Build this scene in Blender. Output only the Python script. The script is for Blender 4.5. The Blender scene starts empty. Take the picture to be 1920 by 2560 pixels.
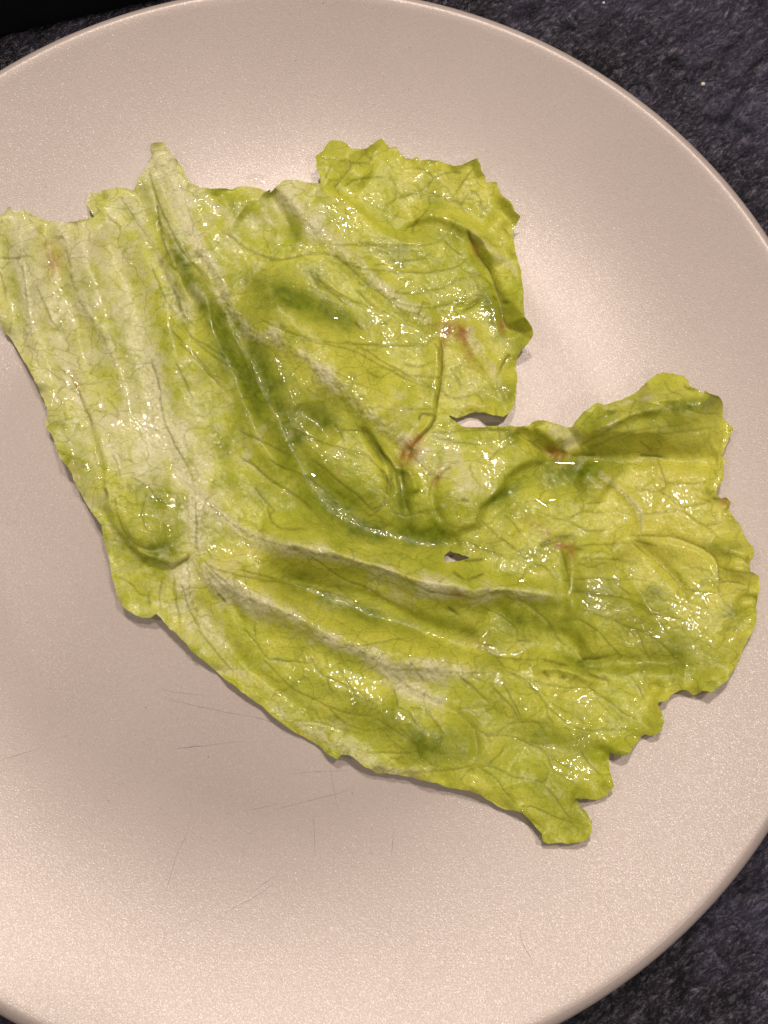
import bpy, math, random
import numpy as np
from mathutils import Matrix, Vector

rng = np.random.default_rng(7)
random.seed(7)
sc = bpy.context.scene
COL = sc.collection

# ------------------------------------------------------------------ camera
FOC = 32.0 / 36.0 * 2560.0
TX, TY = math.radians(10.59), math.radians(-1.9)
RX = np.array([[1, 0, 0], [0, math.cos(TX), -math.sin(TX)], [0, math.sin(TX), math.cos(TX)]])
RY = np.array([[math.cos(TY), 0, math.sin(TY)], [0, 1, 0], [-math.sin(TY), 0, math.cos(TY)]])
RC = RX @ RY
CAM = np.array([0.0117, -0.0485, 0.2165 + 0.0168])
cd = bpy.data.cameras.new('camera')
cam = bpy.data.objects.new('camera', cd)
COL.objects.link(cam)
cd.sensor_fit = 'VERTICAL'
cd.sensor_height = 36.0
cd.lens = 32.0
cd.clip_start = 0.005
cd.clip_end = 50
M4 = Matrix([[*RC[0], CAM[0]], [*RC[1], CAM[1]], [*RC[2], CAM[2]], [0, 0, 0, 1]])
cam.matrix_world = M4
cd.dof.use_dof = True
cd.dof.focus_distance = 0.222
cd.dof.aperture_fstop = 40.0
sc.camera = cam

# ------------------------------------------------------------------ world and lamps
w = bpy.data.worlds.new('World')
sc.world = w
w.use_nodes = True
bg = w.node_tree.nodes['Background']
bg.inputs[0].default_value = (1.0, 0.87, 0.84, 1)
bg.inputs[1].default_value = 0.15


def lamp(name, loc, power, radius, col, target=(0, 0, 0)):
    ld = bpy.data.lights.new(name, 'AREA')
    ld.shape = 'DISK'
    ld.size = radius * 2
    ld.energy = power
    ld.color = col
    o = bpy.data.objects.new(name, ld)
    COL.objects.link(o)
    o.location = loc
    o.rotation_euler = (Vector(target) - Vector(loc)).to_track_quat('-Z', 'Y').to_euler()
    return o


LB = (0.29, 0.33, 1.20)
lamp('ceiling_spot', (-0.06, 0.50, 0.98), 4.9, 0.050, (1.0, 0.86, 0.75))
lamp('ceiling_spot', LB, 4.9, 0.055, (1.0, 0.86, 0.75))
lamp('ceiling_spot', (-0.62, 0.05, 0.95), 1.5, 0.050, (1.0, 0.86, 0.78))
lamp('ceiling_spot', (0.50, -0.46, 1.00), 1.7, 0.050, (1.0, 0.86, 0.78))

sc.view_settings.view_transform = 'Standard'
sc.view_settings.look = 'None'
sc.view_settings.exposure = 0.0
sc.view_settings.gamma = 1.0
sc.cycles.max_bounces = 8
sc.cycles.sample_clamp_indirect = 4.0
sc.cycles.caustics_reflective = False
sc.cycles.caustics_refractive = False

# ------------------------------------------------------------------ helpers
RS = {'A': (0, 300, 2.37), 'B': (650, 300, 2.37), 'C': (0, 900, 2.37), 'D': (600, 900, 2.37), 'E': (1220, 850, 2.37),
      'F': (400, 1450, 2.37), 'G': (1000, 1450, 2.37), 'H': (250, 450, 3.318), 'I': (0, 450, 4.1475),
      'J': (350, 1150, 3.318), 'K': (1050, 950, 3.318), 'L': (950, 1350, 3.318), 'M': (850, 750, 3.318),
      'N': (1500, 1200, 3.95), 'Z': (0, 0, 0.86406), 'X': (0, 0, 1.0)}


def pts(s):
    """'A 1,2 3,4 B 5,6' -> photograph coordinates traced in several close-up views."""
    out = []
    r = RS['X']
    for tok in s.split():
        if tok in RS:
            r = RS[tok]
        else:
            a, b = tok.split(',')
            out.append((r[0] + float(a) / r[2], r[1] + float(b) / r[2]))
    return np.array(out)


def smooth_line(P, step=7.0):
    P = np.asarray(P, float)
    if len(P) < 3:
        n = max(2, int(np.hypot(*(P[-1] - P[0])) / step))
        t = np.linspace(0, 1, n)[:, None]
        return P[0] * (1 - t) + P[-1] * t
    Q = np.vstack([2 * P[0] - P[1], P, 2 * P[-1] - P[-2]])
    out = []
    for i in range(1, len(Q) - 2):
        n = max(1, int(np.hypot(*(Q[i + 1] - Q[i])) / step))
        for k in range(n):
            t = k / n
            a, b, c, d = Q[i - 1], Q[i], Q[i + 1], Q[i + 2]
            out.append(0.5 * ((2 * b) + (c - a) * t + (2 * a - 5 * b + 4 * c - d) * t * t + (3 * b - a - 3 * c + d) * t ** 3))
    out.append(P[-1])
    return np.array(out)


def ray(u, v):
    d = np.stack([(u - 960) / FOC, -(v - 1280) / FOC, -np.ones_like(u)], -1)
    return d @ RC.T


# plate cross-section: well, rising coupe wall
def zplate(r):
    t = np.clip((r - 0.078) / 0.052, 0, 1.3)
    return 0.0060 + 0.0145 * t ** 1.75


def place(u, v, h):
    """world point that stands h above the plate's surface and is seen at photo position u, v"""
    d = ray(u, v)
    z = np.full(u.shape, 0.006) + h
    for _ in range(6):
        t = (z - CAM[2]) / d[..., 2]
        X = CAM[0] + d[..., 0] * t
        Y = CAM[1] + d[..., 1] * t
        z = zplate(np.hypot(X, Y)) + h
    t = (z - CAM[2]) / d[..., 2]
    return np.stack([CAM[0] + d[..., 0] * t, CAM[1] + d[..., 1] * t, z], -1)


def vnoise(x, y, scale, seed):
    r = np.random.default_rng(seed)
    G = r.random((256, 256)).astype(np.float32)
    X = x / scale
    Y = y / scale
    xi = np.floor(X).astype(int)
    yi = np.floor(Y).astype(int)
    fx = X - xi
    fy = Y - yi
    fx = fx * fx * (3 - 2 * fx)
    fy = fy * fy * (3 - 2 * fy)
    g = lambda a, b: G[a & 255, b & 255]
    return (g(xi, yi) * (1 - fx) * (1 - fy) + g(xi + 1, yi) * fx * (1 - fy) + g(xi, yi + 1) * (1 - fx) * fy + g(xi + 1, yi + 1) * fx * fy) * 2 - 1


def fbm(x, y, scale, seed, oct=4, gain=0.5):
    s = 0
    a = 1.0
    for i in range(oct):
        c, q = math.cos(i * 1.3 + seed), math.sin(i * 1.3 + seed)
        s = s + a * vnoise(c * x - q * y + 91 * i, q * x + c * y + 37 * i, scale / 2 ** i, seed * 13 + i)
        a *= gain
    return s


def tag(o, label=None, cat=None, group=None, kind=None):
    if label: o['label'] = label
    if cat: o['category'] = cat
    if group: o['group'] = group
    if kind: o['kind'] = kind
    return o


def empty(name, loc=(0, 0, 0)):
    o = bpy.data.objects.new(name, None)
    o.empty_display_size = 0.02
    o.location = loc
    COL.objects.link(o)
    return o


def mesh_obj(name, V, F, mat, parent=None, smooth=True):
    me = bpy.data.meshes.new(name)
    V = np.asarray(V, np.float32)
    F = np.asarray(F)
    if F.ndim == 2:
        k = F.shape[1]
        me.vertices.add(len(V))
        me.vertices.foreach_set('co', V.ravel())
        me.loops.add(F.size)
        me.loops.foreach_set('vertex_index', F.ravel().astype(np.int32))
        me.polygons.add(len(F))
        me.polygons.foreach_set('loop_start', np.arange(0, F.size, k, dtype=np.int32))
        me.update(calc_edges=True)
        me.validate()
    else:
        me.from_pydata(V.tolist(), [], [list(f) for f in F])
    me.polygons.foreach_set('use_smooth', np.full(len(me.polygons), smooth))
    me.materials.append(mat)
    o = bpy.data.objects.new(name, me)
    COL.objects.link(o)
    if parent: o.parent = parent
    return o


# ------------------------------------------------------------------ materials
class NT:
    def __init__(s, name):
        s.m = bpy.data.materials.new(name)
        s.m.use_nodes = True
        s.t = s.m.node_tree
        s.t.nodes.clear()
        s.out = s.n('ShaderNodeOutputMaterial')

    def n(s, typ, ins=None, **kw):
        nd = s.t.nodes.new(typ)
        for k, v in kw.items():
            setattr(nd, k, v)
        for k, v in (ins or {}).items():
            if isinstance(v, bpy.types.NodeSocket):
                s.t.links.new(v, nd.inputs[k])
            else:
                nd.inputs[k].default_value = v
        return nd

    def noise(s, vec, scale, detail=3, rough=0.5, dist=0.0):
        return s.n('ShaderNodeTexNoise', {'Vector': vec, 'Scale': scale, 'Detail': detail, 'Roughness': rough, 'Distortion': dist}).outputs[0]

    def ramp(s, f, a, b, lo=0.0, hi=1.0):
        return s.n('ShaderNodeMapRange', {0: f, 1: a, 2: b, 3: lo, 4: hi}, clamp=True).outputs[0]

    def math(s, op, a, b=0.0, clamp=False):
        return s.n('ShaderNodeMath', {0: a, 1: b}, operation=op, use_clamp=clamp).outputs[0]

    def mix(s, f, a, b, blend='MIX'):
        nd = s.t.nodes.new('ShaderNodeMix')
        nd.data_type = 'RGBA'
        nd.blend_type = blend
        for idx, v in ((0, f), (6, a), (7, b)):
            if isinstance(v, bpy.types.NodeSocket):
                s.t.links.new(v, nd.inputs[idx])
            else:
                nd.inputs[idx].default_value = v if idx == 0 else (*v, 1)
        return nd.outputs[2]

    def attr(s, name):
        return s.n('ShaderNodeAttribute', attribute_name=name).outputs[2]

    def surf(s, sock):
        s.t.links.new(sock, s.out.inputs[0])


def mat_plate():
    k = NT('pearl_glaze')
    co = k.n('ShaderNodeTexCoord').outputs[3]
    big = k.noise(co, 30, 3)
    col = k.mix(k.ramp(big, 0.35, 0.65), (0.490, 0.422, 0.384), (0.520, 0.450, 0.410))
    fleck = k.noise(co, 2600, 2, 0.6)
    col = k.mix(k.ramp(fleck, 0.50, 0.75), col, (0.60, 0.52, 0.48))
    dk = k.noise(co, 1500, 2, 0.6)
    col = k.mix(k.ramp(dk, 0.56, 0.80, 0, 0.35), col, (0.30, 0.24, 0.21))
    # peppery specks
    sp = k.n('ShaderNodeTexVoronoi', {'Vector': co, 'Scale': 260.0}).outputs[0]
    spr = k.n('ShaderNodeTexVoronoi', {'Vector': co, 'Scale': 260.0}).outputs[1]
    pick = k.math('GREATER_THAN', k.n('ShaderNodeSeparateColor', {0: spr}).outputs[0], 0.90)
    s_ = k.math('MULTIPLY', k.ramp(sp, 0.03, 0.10, 0.45, 0), pick)
    col = k.mix(s_, col, (0.16, 0.13, 0.12))
    bmp = k.noise(co, 2600, 2, 0.55)
    b1 = k.n('ShaderNodeBump', {'Height': bmp, 'Strength': 0.30, 'Distance': 0.00010}).outputs[0]
    # mica flakes in the glaze, each tilted its own way
    fl = k.n('ShaderNodeTexVoronoi', {'Vector': co, 'Scale': 4800.0}).outputs[1]
    f2 = k.n('ShaderNodeVectorMath', {0: fl, 1: (0.5, 0.5, 0.5)}, operation='SUBTRACT').outputs[0]
    f3 = k.n('ShaderNodeVectorMath', {0: f2, 'Scale': 0.22}, operation='SCALE').outputs[0]
    f4 = k.n('ShaderNodeVectorMath', {0: b1, 1: f3}, operation='ADD').outputs[0]
    f5 = k.n('ShaderNodeVectorMath', {0: f4}, operation='NORMALIZE').outputs[0]
    p = k.n('ShaderNodeBsdfPrincipled', {'Base Color': col, 'Roughness': 0.38, 'Metallic': 0.08, 'Normal': b1,
                                         'Coat Weight': 0.30, 'Coat Roughness': 0.19, 'Coat IOR': 1.5, 'Coat Normal': f5}).outputs[0]
    k.surf(p)
    return k.m


def mat_table():
    k = NT('dark_slate_laminate')
    co = k.n('ShaderNodeTexCoord').outputs[3]
    m0 = k.n('ShaderNodeMapping', {'Vector': co, 'Rotation': (0, 0, math.radians(-38))}).outputs[0]
    mp = k.n('ShaderNodeMapping', {'Vector': m0, 'Scale': (0.8, 1.5, 1)}).outputs[0]
    cloud = k.noise(co, 14, 5, 0.6, 0.4)
    fine = k.noise(mp, 600, 6, 0.78, 0.3)
    mid = k.noise(mp, 120, 4, 0.6, 0.4)
    c = k.mix(k.ramp(cloud, 0.40, 0.64), (0.020, 0.019, 0.025), (0.115, 0.112, 0.185))
    c = k.mix(k.ramp(fine, 0.49, 0.66, 0, 0.75), c, (0.30, 0.27, 0.31))
    c = k.mix(k.ramp(mid, 0.50, 0.34, 0, 0.75), c, (0.006, 0.006, 0.009))
    h1 = k.n('ShaderNodeTexNoise', {'Vector': mp, 'Scale': 150.0, 'Detail': 7.0, 'Roughness': 0.6, 'Distortion': 0.4, 'Offset': 0.9, 'Gain': 2.0}, noise_type='RIDGED_MULTIFRACTAL').outputs[0]
    h2 = k.noise(mp, 900, 4, 0.7, 0.3)
    cr = k.n('ShaderNodeTexNoise', {'Vector': mp, 'Scale': 48.0, 'Detail': 3.0, 'Roughness': 0.5, 'Distortion': 0.6}).outputs[0]
    crk = k.math('MULTIPLY', k.ramp(k.math('ABSOLUTE', k.math('SUBTRACT', cr, 0.5)), 0.0, 0.008, -0.25, 0), k.ramp(k.noise(co, 40, 2), 0.52, 0.60))
    h = k.math('ADD', k.math('ADD', h1, k.math('MULTIPLY', h2, 0.35)), crk)
    b = k.n('ShaderNodeBump', {'Height': h, 'Strength': 1.0, 'Distance': 0.0024}).outputs[0]
    p = k.n('ShaderNodeBsdfPrincipled', {'Base Color': c, 'Roughness': 0.23, 'Normal': b, 'Specular IOR Level': 0.7}).outputs[0]
    k.surf(p)
    return k.m


def mat_leaf():
    k = NT('wet_lettuce')
    co = k.n('ShaderNodeTexCoord').outputs[3]
    pale, dark, yel, brown, vein, grain = [k.attr(a) for a in ('pale', 'dark', 'yellow', 'brown', 'vein', 'grain')]
    mott = k.noise(co, 110, 5, 0.62, 0.3)
    mott2 = k.noise(co, 520, 4, 0.6)
    # base green, mottled
    c = k.mix(k.ramp(mott, 0.34, 0.66), (0.445, 0.510, 0.034), (0.700, 0.715, 0.098))
    c = k.mix(k.math('MULTIPLY', yel, k.ramp(mott2, 0.3, 0.7, 0.75, 1.0)), c, (0.735, 0.705, 0.115))
    dk = k.math('MULTIPLY', dark, k.ramp(mott2, 0.30, 0.62, 0.7, 1.0), True)
    c = k.mix(dk, c, (0.135, 0.190, 0.005))
    pn = k.math('ADD', pale, k.math('MULTIPLY', k.math('SUBTRACT', k.noise(co, 380, 5, 0.65), 0.5), 0.9), False)
    pn = k.math('ADD', pn, k.math('MULTIPLY', k.math('SUBTRACT', k.noise(co, 95, 4, 0.6), 0.5), 1.1))
    pn = k.math('MULTIPLY', k.ramp(pn, 0.16, 0.92), k.ramp(pale, 0.0, 0.25))
    c = k.mix(pn, c, (0.830, 0.805, 0.475))
    # grain: granular water soaked tissue on the ribs
    gr = k.noise(co, 1300, 3, 0.7)
    c = k.mix(k.math('MULTIPLY', grain, k.ramp(gr, 0.50, 0.30, 0, 0.8)), c, (0.50, 0.47, 0.20))
    # fine network of minor veins
    wv = k.n('ShaderNodeTexNoise', {'Vector': co, 'Scale': 120.0, 'Detail': 3.0}).outputs[1]
    v2 = k.n('ShaderNodeVectorMath', {0: wv, 1: (0.5, 0.5, 0.5)}, operation='SUBTRACT').outputs[0]
    v3 = k.n('ShaderNodeVectorMath', {0: v2, 'Scale': 0.010}, operation='SCALE').outputs[0]
    vec = k.n('ShaderNodeVectorMath', {0: co, 1: v3}, operation='ADD').outputs[0]
    vs = k.n('ShaderNodeMapping', {'Vector': vec, 'Rotation': (0, 0, math.radians(35)), 'Scale': (0.6, 1.25, 1.0)}).outputs[0]
    net = k.n('ShaderNodeTexVoronoi', {'Vector': vs, 'Scale': 165.0}, feature='DISTANCE_TO_EDGE').outputs[0]
    net2 = k.n('ShaderNodeTexVoronoi', {'Vector': vs, 'Scale': 520.0}, feature='DISTANCE_TO_EDGE').outputs[0]
    nm = k.math('MULTIPLY', k.ramp(net, 0.0, 0.045, 0.45, 0), k.ramp(k.noise(co, 60, 2), 0.38, 0.54, 0.25, 1.0))
    c = k.mix(nm, c, (0.20, 0.23, 0.02))
    c = k.mix(k.ramp(net2, 0.0, 0.10, 0.12, 0), c, (0.22, 0.25, 0.02))
    vn = k.math('MULTIPLY', vein, k.ramp(k.noise(co, 400, 3, 0.6), 0.3, 0.6, 0.55, 1.0), True)
    c = k.mix(vn, c, (0.150, 0.155, 0.018))
    bn = k.math('MULTIPLY', brown, k.ramp(k.noise(co, 450, 4, 0.65), 0.32, 0.56, 0.3, 1.0), True)
    c = k.mix(bn, c, (0.38, 0.200, 0.045))
    sp = k.noise(co, 2100, 3, 0.7)
    c = k.mix(k.ramp(sp, 0.40, 0.66, 0, 0.30), c, (0.78, 0.74, 0.30), 'SOFT_LIGHT')
    c = k.mix(k.ramp(sp, 0.52, 0.36, 0, 0.20), c, (0.12, 0.15, 0.02))
    # relief
    hb = k.math('ADD', k.math('MULTIPLY', k.noise(co, 230, 4, 0.6), 1.0),
                k.math('MULTIPLY', k.noise(co, 900, 3, 0.65), k.math('ADD', 0.22, k.math('MULTIPLY', grain, 0.5))))
    nb = k.n('ShaderNodeBump', {'Height': hb, 'Strength': 0.5, 'Distance': 0.0006}).outputs[0]
    cb = k.math('ADD', k.noise(co, 150, 1, 0.4), k.math('MULTIPLY', k.noise(co, 700, 1, 0.4), k.math('ADD', 0.04, k.math('MULTIPLY', grain, 0.20))))
    cn = k.n('ShaderNodeBump', {'Height': cb, 'Strength': 1.0, 'Distance': 0.00036}).outputs[0]
    wetp = k.ramp(k.noise(co, 70, 3), 0.51, 0.62, 0.04, 0.75)
    p = k.n('ShaderNodeBsdfPrincipled', {'Base Color': c, 'Roughness': 0.36, 'Normal': nb, 'Specular IOR Level': 0.34,
                                         'Coat Weight': wetp, 'Coat Roughness': 0.05, 'Coat IOR': 1.5, 'Coat Normal': cn}).outputs[0]
    tr = k.n('ShaderNodeBsdfTranslucent', {'Color': c, 'Normal': nb}).outputs[0]
    mx = k.n('ShaderNodeMixShader', {0: 0.14, 1: p, 2: tr}).outputs[0]
    k.surf(mx)
    return k.m


def mat_water():
    k = NT('clear_water')
    fr = k.n('ShaderNodeFresnel', {'IOR': 1.48}).outputs[0]
    bk = k.n('ShaderNodeNewGeometry').outputs['Backfacing']
    fr = k.math('MULTIPLY', fr, k.math('SUBTRACT', 1.0, bk))
    t = k.n('ShaderNodeBsdfTransparent', {'Color': (0.98, 0.98, 0.96, 1)}).outputs[0]
    g = k.n('ShaderNodeBsdfGlossy', {'Color': (1, 1, 1, 1), 'Roughness': 0.03}).outputs[0]
    k.surf(k.n('ShaderNodeMixShader', {0: fr, 1: t, 2: g}).outputs[0])
    return k.m


def mat_simple(name, col, rough=0.5, ns=300, amp=0.3, **kw):
    k = NT(name)
    co = k.n('ShaderNodeTexCoord').outputs[3]
    c = k.mix(k.ramp(k.noise(co, ns, 3), 0.35, 0.65, 0, amp), col, tuple(x * 0.55 for x in col))
    ins = {'Base Color': c, 'Roughness': rough}
    ins.update(kw)
    k.surf(k.n('ShaderNodeBsdfPrincipled', ins).outputs[0])
    return k.m


M_PLATE, M_TABLE, M_LEAF, M_WATER = mat_plate(), mat_table(), mat_leaf(), mat_water()

# ------------------------------------------------------------------ table
n = 60
g = np.linspace(-0.75, 0.75, n)
X, Y = np.meshgrid(g, g)
V = np.stack([X.ravel(), Y.ravel(), 0.00015 * vnoise(X.ravel() + 9, Y.ravel() + 9, 0.05, 3)], -1)
I = np.arange(n * n).reshape(n, n)
F = np.stack([I[:-1, :-1].ravel(), I[:-1, 1:].ravel(), I[1:, 1:].ravel(), I[1:, :-1].ravel()], -1)
tag(mesh_obj('worktop', V, F, M_TABLE), kind='structure', label='dark blue black stone look worktop under the plate')

# ------------------------------------------------------------------ plate
prof = [(0.0, 0.0060)]
for r in np.linspace(0.004, 0.1308, 90):
    prof.append((r, float(zplate(r))))
zt = float(zplate(0.1308))
# thick rolled lip: small crest, then rounded outer face
lip = [(0.1284, zt + 0.00020), (0.1289, zt + 0.00030), (0.1294, zt + 0.00026), (0.1300, zt + 0.00010), (0.1310, zt - 0.00030),
       (0.1320, zt - 0.00090), (0.1329, zt - 0.00165), (0.1336, zt - 0.00250), (0.1342, zt - 0.00350), (0.1344, zt - 0.0046),
       (0.1343, zt - 0.0056), (0.1336, zt - 0.0066), (0.1318, zt - 0.0078), (0.126, zt - 0.0105), (0.112, 0.0055), (0.095, 0.0016),
       (0.080, 0.0008), (0.078, 0.0004), (0.074, 0.0004), (0.072, 0.0014), (0.0, 0.0016)]
prof += [(0.1349 - (0.1344 - r) * 0.60 if r > 0.1283 else r, zt + (z - zt) * 0.75 if z > 0.01 else z) for r, z in lip]
S = 360
ang = np.linspace(0, 2 * math.pi, S, endpoint=False)
V = []
for r, z in prof:
    V.append(np.stack([r * np.cos(ang), r * np.sin(ang), np.full(S, z)], -1))
V = np.concatenate(V)
Fq = []
for i in range(len(prof) - 1):
    a = i * S + np.arange(S)
    b = i * S + (np.arange(S) + 1) % S
    Fq.append(np.stack([a, b, b + S, a + S], -1))
plate = empty('dinner_plate')
tag(plate, 'round beige dinner plate with a pearly speckled glaze lying on the dark worktop', 'plate')
mesh_obj('plate_body', V, np.concatenate(Fq)[:, ::-1], M_PLATE, plate)

# hairline knife scratches on the glaze
M_SCR = mat_simple('scratch_grey', (0.31, 0.265, 0.24), 0.5, 2000, 0.8)
scr = ['F 0,690 150,730 300,765 450,795 560,812 680,850', 'F 0,650 120,668 260,684', 'F 80,1000 250,985 400,965 530,955',
       'F 770,1150 900,1138 1130,1128', 'F 660,1365 800,1330 950,1290 1150,1240', 'F 1000,1060 1020,1180 1040,1290 1055,1360',
       'F 905,1390 915,1500 918,1640', 'F 1385,1480 1370,1640', 'R 0,0', 'C 340,1110 500,1185 640,1250']
RS['W'] = (0, 1860, 2.37)
RS['R'] = (1220, 1860, 2.37)
scr = scr[:8] + ['W 1130,440 1100,550 1050,650 1010,780 970,920', 'W 1290,1025 1400,965 1520,900 1659,800', 'W 1480,890 1560,830 1659,760',
                 'W 1040,30 1150,15 1240,5', 'R 190,1090 205,1180 250,1260 260,1310', 'F 560,810 620,830 660,842', 'W 0,100 120,60 240,20',
                 'F 500,1370 600,1350 700,1322']
for s_ in scr:
    L = smooth_line(pts(s_), 9)
    L += rng.normal(0, 0.5, L.shape)
    d = np.gradient(L, axis=0)
    nrm = np.stack([-d[:, 1], d[:, 0]], -1) / np.hypot(d[:, 0], d[:, 1])[:, None]
    wd = 0.55 * np.sin(np.linspace(0.15, math.pi - 0.15, len(L)))[:, None] * rng.uniform(0.4, 1.1, (len(L), 1))
    a, b = L + nrm * wd, L - nrm * wd
    Vs = np.concatenate([place(a[:, 0], a[:, 1], 0.00003), place(b[:, 0], b[:, 1], 0.00003)])
    m = len(L)
    i = np.arange(m - 1)
    mesh_obj('scratch', Vs, np.stack([i, i + 1, i + 1 + m, i + m], -1), M_SCR, plate)

# ------------------------------------------------------------------ lettuce leaf: outline traced on its own surface
OUT = pts('X -16,700 -14,560 -4,528 A 15,560 60,508 75,540 100,545 140,530 190,550 230,580 300,600 380,605 450,600 520,580 '
          '560,575 530,540 510,490 530,440 580,425 640,405 690,398 740,405 790,420 800,380 840,320 885,260 905,200 885,165 900,138 '
          '965,125 990,165 1010,190 1040,230 1060,260 1090,300 1110,345 1150,385 1220,400 1300,405 1370,410 1430,395 1480,390 '
          '1540,405 1590,425 1620,400 B 30,425 60,430 100,390 150,350 200,355 260,365 320,370 362,378 360,340 335,280 330,210 '
          '375,180 405,140 425,115 460,122 500,135 540,165 590,175 640,165 680,130 720,106 745,140 765,165 805,160 835,195 860,225 '
          '900,232 935,213 950,240 1000,235 1060,240 1100,260 1150,272 1190,265 1240,245 1290,222 1305,260 1310,300 1335,330 '
          '1340,370 1400,365 1410,400 1440,450 1490,488 1510,540 1543,575 1510,630 1495,690 1515,790 1545,890 1560,980 1560,1080 '
          '1570,1170 1610,1220 1618,1270 1600,1310 1560,1350 1530,1400 1515,1460 1505,1520 1520,1580 D 1642,30 1625,100 1640,190 '
          '1630,260 1600,310 1560,340 1500,325 1450,310 1400,305 1340,325 1280,345 1235,325 1255,352 1280,370 1330,400 1400,395 '
          '1500,392 1600,388 E 60,508 130,505 190,510 250,505 270,485 330,475 370,485 420,500 470,515 500,510 530,470 570,425 '
          '610,400 650,373 690,385 750,365 830,340 880,310 920,270 960,230 1000,200 1035,190 1100,200 1160,215 1190,240 1200,275 '
          '1240,290 1280,315 1290,293 1310,320 1370,335 1395,380 1395,440 1385,450 1420,490 1455,520 1430,570 1410,620 1400,670 '
          '1385,690 1412,700 1400,760 1390,830 1365,880 1355,915 1380,940 1410,930 1440,960 1425,1010 1460,1050 1490,1090 '
          '1510,1140 1540,1190 1570,1230 1575,1270 1550,1330 1560,1370 1600,1400 1612,1430 1605,1490 1595,1550 1590,1620 '
          'X 1887,1570 1862,1612 1840,1665 1817,1701 1782,1732 1755,1728 1736,1739 1718,1728 G 1659,655 1600,690 1590,715 1530,725 1530,740 '
          '1555,780 1562,850 1550,900 1500,925 1450,915 1420,930 1395,975 1365,1020 1320,1045 1270,1030 1235,1020 1240,1070 '
          '1240,1120 1255,1170 1272,1220 1230,1270 1180,1300 1120,1300 1060,1300 1035,1290 1070,1340 1105,1375 1135,1430 '
          '1140,1490 1115,1530 1060,1555 1000,1560 940,1555 880,1558 850,1550 845,1510 800,1460 760,1410 700,1370 640,1365 '
          '590,1350 500,1290 410,1245 300,1235 200,1200 F 1590,1195 1480,1170 1380,1150 1290,1145 1220,1110 1180,1080 1120,1040 '
          '1080,1035 1050,1060 1010,1045 950,990 880,945 800,900 720,850 660,800 620,760 560,715 500,675 440,625 370,575 320,530 '
          '260,480 200,430 150,370 100,320 50,270 C 1050,1640 1000,1590 960,1540 930,1500 900,1525 840,1530 790,1505 730,1470 '
          '700,1420 680,1350 665,1280 650,1190 640,1150 610,1060 600,980 540,900 500,830 450,750 430,680 400,630 355,590 330,500 '
          '300,430 270,400 280,290 250,220 220,150 180,70 140,10 A 110,1370 70,1310 60,1290 20,1250 0,1200 X -10,780')
HOLE = pts('D 1195,1160 1215,1128 1240,1110 1290,1130 1350,1160 1392,1180 1330,1198 1250,1212 1205,1218 1200,1190')


def roughen(P, amp, seed):
    """small torn irregularities along an outline, kept as points"""
    out = []
    for i in range(len(P)):
        a, b = P[i], P[(i + 1) % len(P)]
        L = np.hypot(*(b - a))
        m = max(1, int(L / 6))
        for q in range(m):
            out.append(a + (b - a) * q / m)
    Q = np.array(out)
    Q[:, 0] += amp * fbm(Q[:, 0], Q[:, 1], 16, seed, 3)
    Q[:, 1] += amp * fbm(Q[:, 0] + 300, Q[:, 1], 16, seed + 5, 3)
    return Q


OUT = roughen(OUT, 1.9, 21)
HOLE = HOLE.mean(0) + (HOLE - HOLE.mean(0)) * np.array([0.8, 0.6])
HOLE = roughen(HOLE, 1.2, 22)

ST = 2.5
us = np.arange(-24, 1911, ST)
vs = np.arange(348, 2127, ST)
NU, NV = len(us), len(vs)
U, W = np.meshgrid(us, vs)            # rows = v
U = U.astype(np.float64)
W = W.astype(np.float64)


def inside(P, X, Y):
    ins = np.zeros(X.shape, bool)
    m = len(P)
    for i in range(m):
        x1, y1 = P[i]
        x2, y2 = P[(i + 1) % m]
        if y1 == y2: continue
        lo, hi = min(y1, y2), max(y1, y2)
        j0 = int(np.searchsorted(vs, lo, 'left'))
        j1 = int(np.searchsorted(vs, hi, 'left'))
        if j1 <= j0: continue
        yy = Y[j0:j1]
        xx = x1 + (yy - y1) * (x2 - x1) / (y2 - y1)
        ins[j0:j1] ^= X[j0:j1] < xx
    return ins


def dist_field(L, reach):
    """distance to a polyline, side of it and position along it, on the grid within reach"""
    D = np.full(U.shape, 1e9)
    SD = np.zeros(U.shape)
    S_ = np.zeros(U.shape)
    seg = np.hypot(*np.diff(L, axis=0).T)
    cum = np.concatenate([[0], np.cumsum(seg)])
    tot = max(cum[-1], 1e-6)
    for i in range(len(L) - 1):
        a, b = L[i], L[i + 1]
        i0 = max(0, int((min(a[0], b[0]) - reach - us[0]) / ST))
        i1 = min(NU, int((max(a[0], b[0]) + reach - us[0]) / ST) + 2)
        j0 = max(0, int((min(a[1], b[1]) - reach - vs[0]) / ST))
        j1 = min(NV, int((max(a[1], b[1]) + reach - vs[0]) / ST) + 2)
        if i1 <= i0 or j1 <= j0 or seg[i] < 1e-6: continue
        sl_ = (slice(j0, j1), slice(i0, i1))
        x, y = U[sl_], W[sl_]
        dx, dy = (b - a) / seg[i]
        t = np.clip((x - a[0]) * dx + (y - a[1]) * dy, 0, seg[i])
        px, py = x - a[0] - t * dx, y - a[1] - t * dy
        dd = np.hypot(px, py)
        upd = dd < D[sl_]
        D[sl_] = np.where(upd, dd, D[sl_])
        SD[sl_] = np.where(upd, np.sign(dx * (y - a[1]) - dy * (x - a[0])), SD[sl_])   # + = right-hand side going along
        S_[sl_] = np.where(upd, (cum[i] + t) / tot, S_[sl_])
    return D, SD, S_


def taper(s, a=0.12, b=0.12):
    return np.clip(s / max(a, 1e-6), 0, 1) ** 0.8 * np.clip((1 - s) / max(b, 1e-6), 0, 1) ** 0.8


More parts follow.
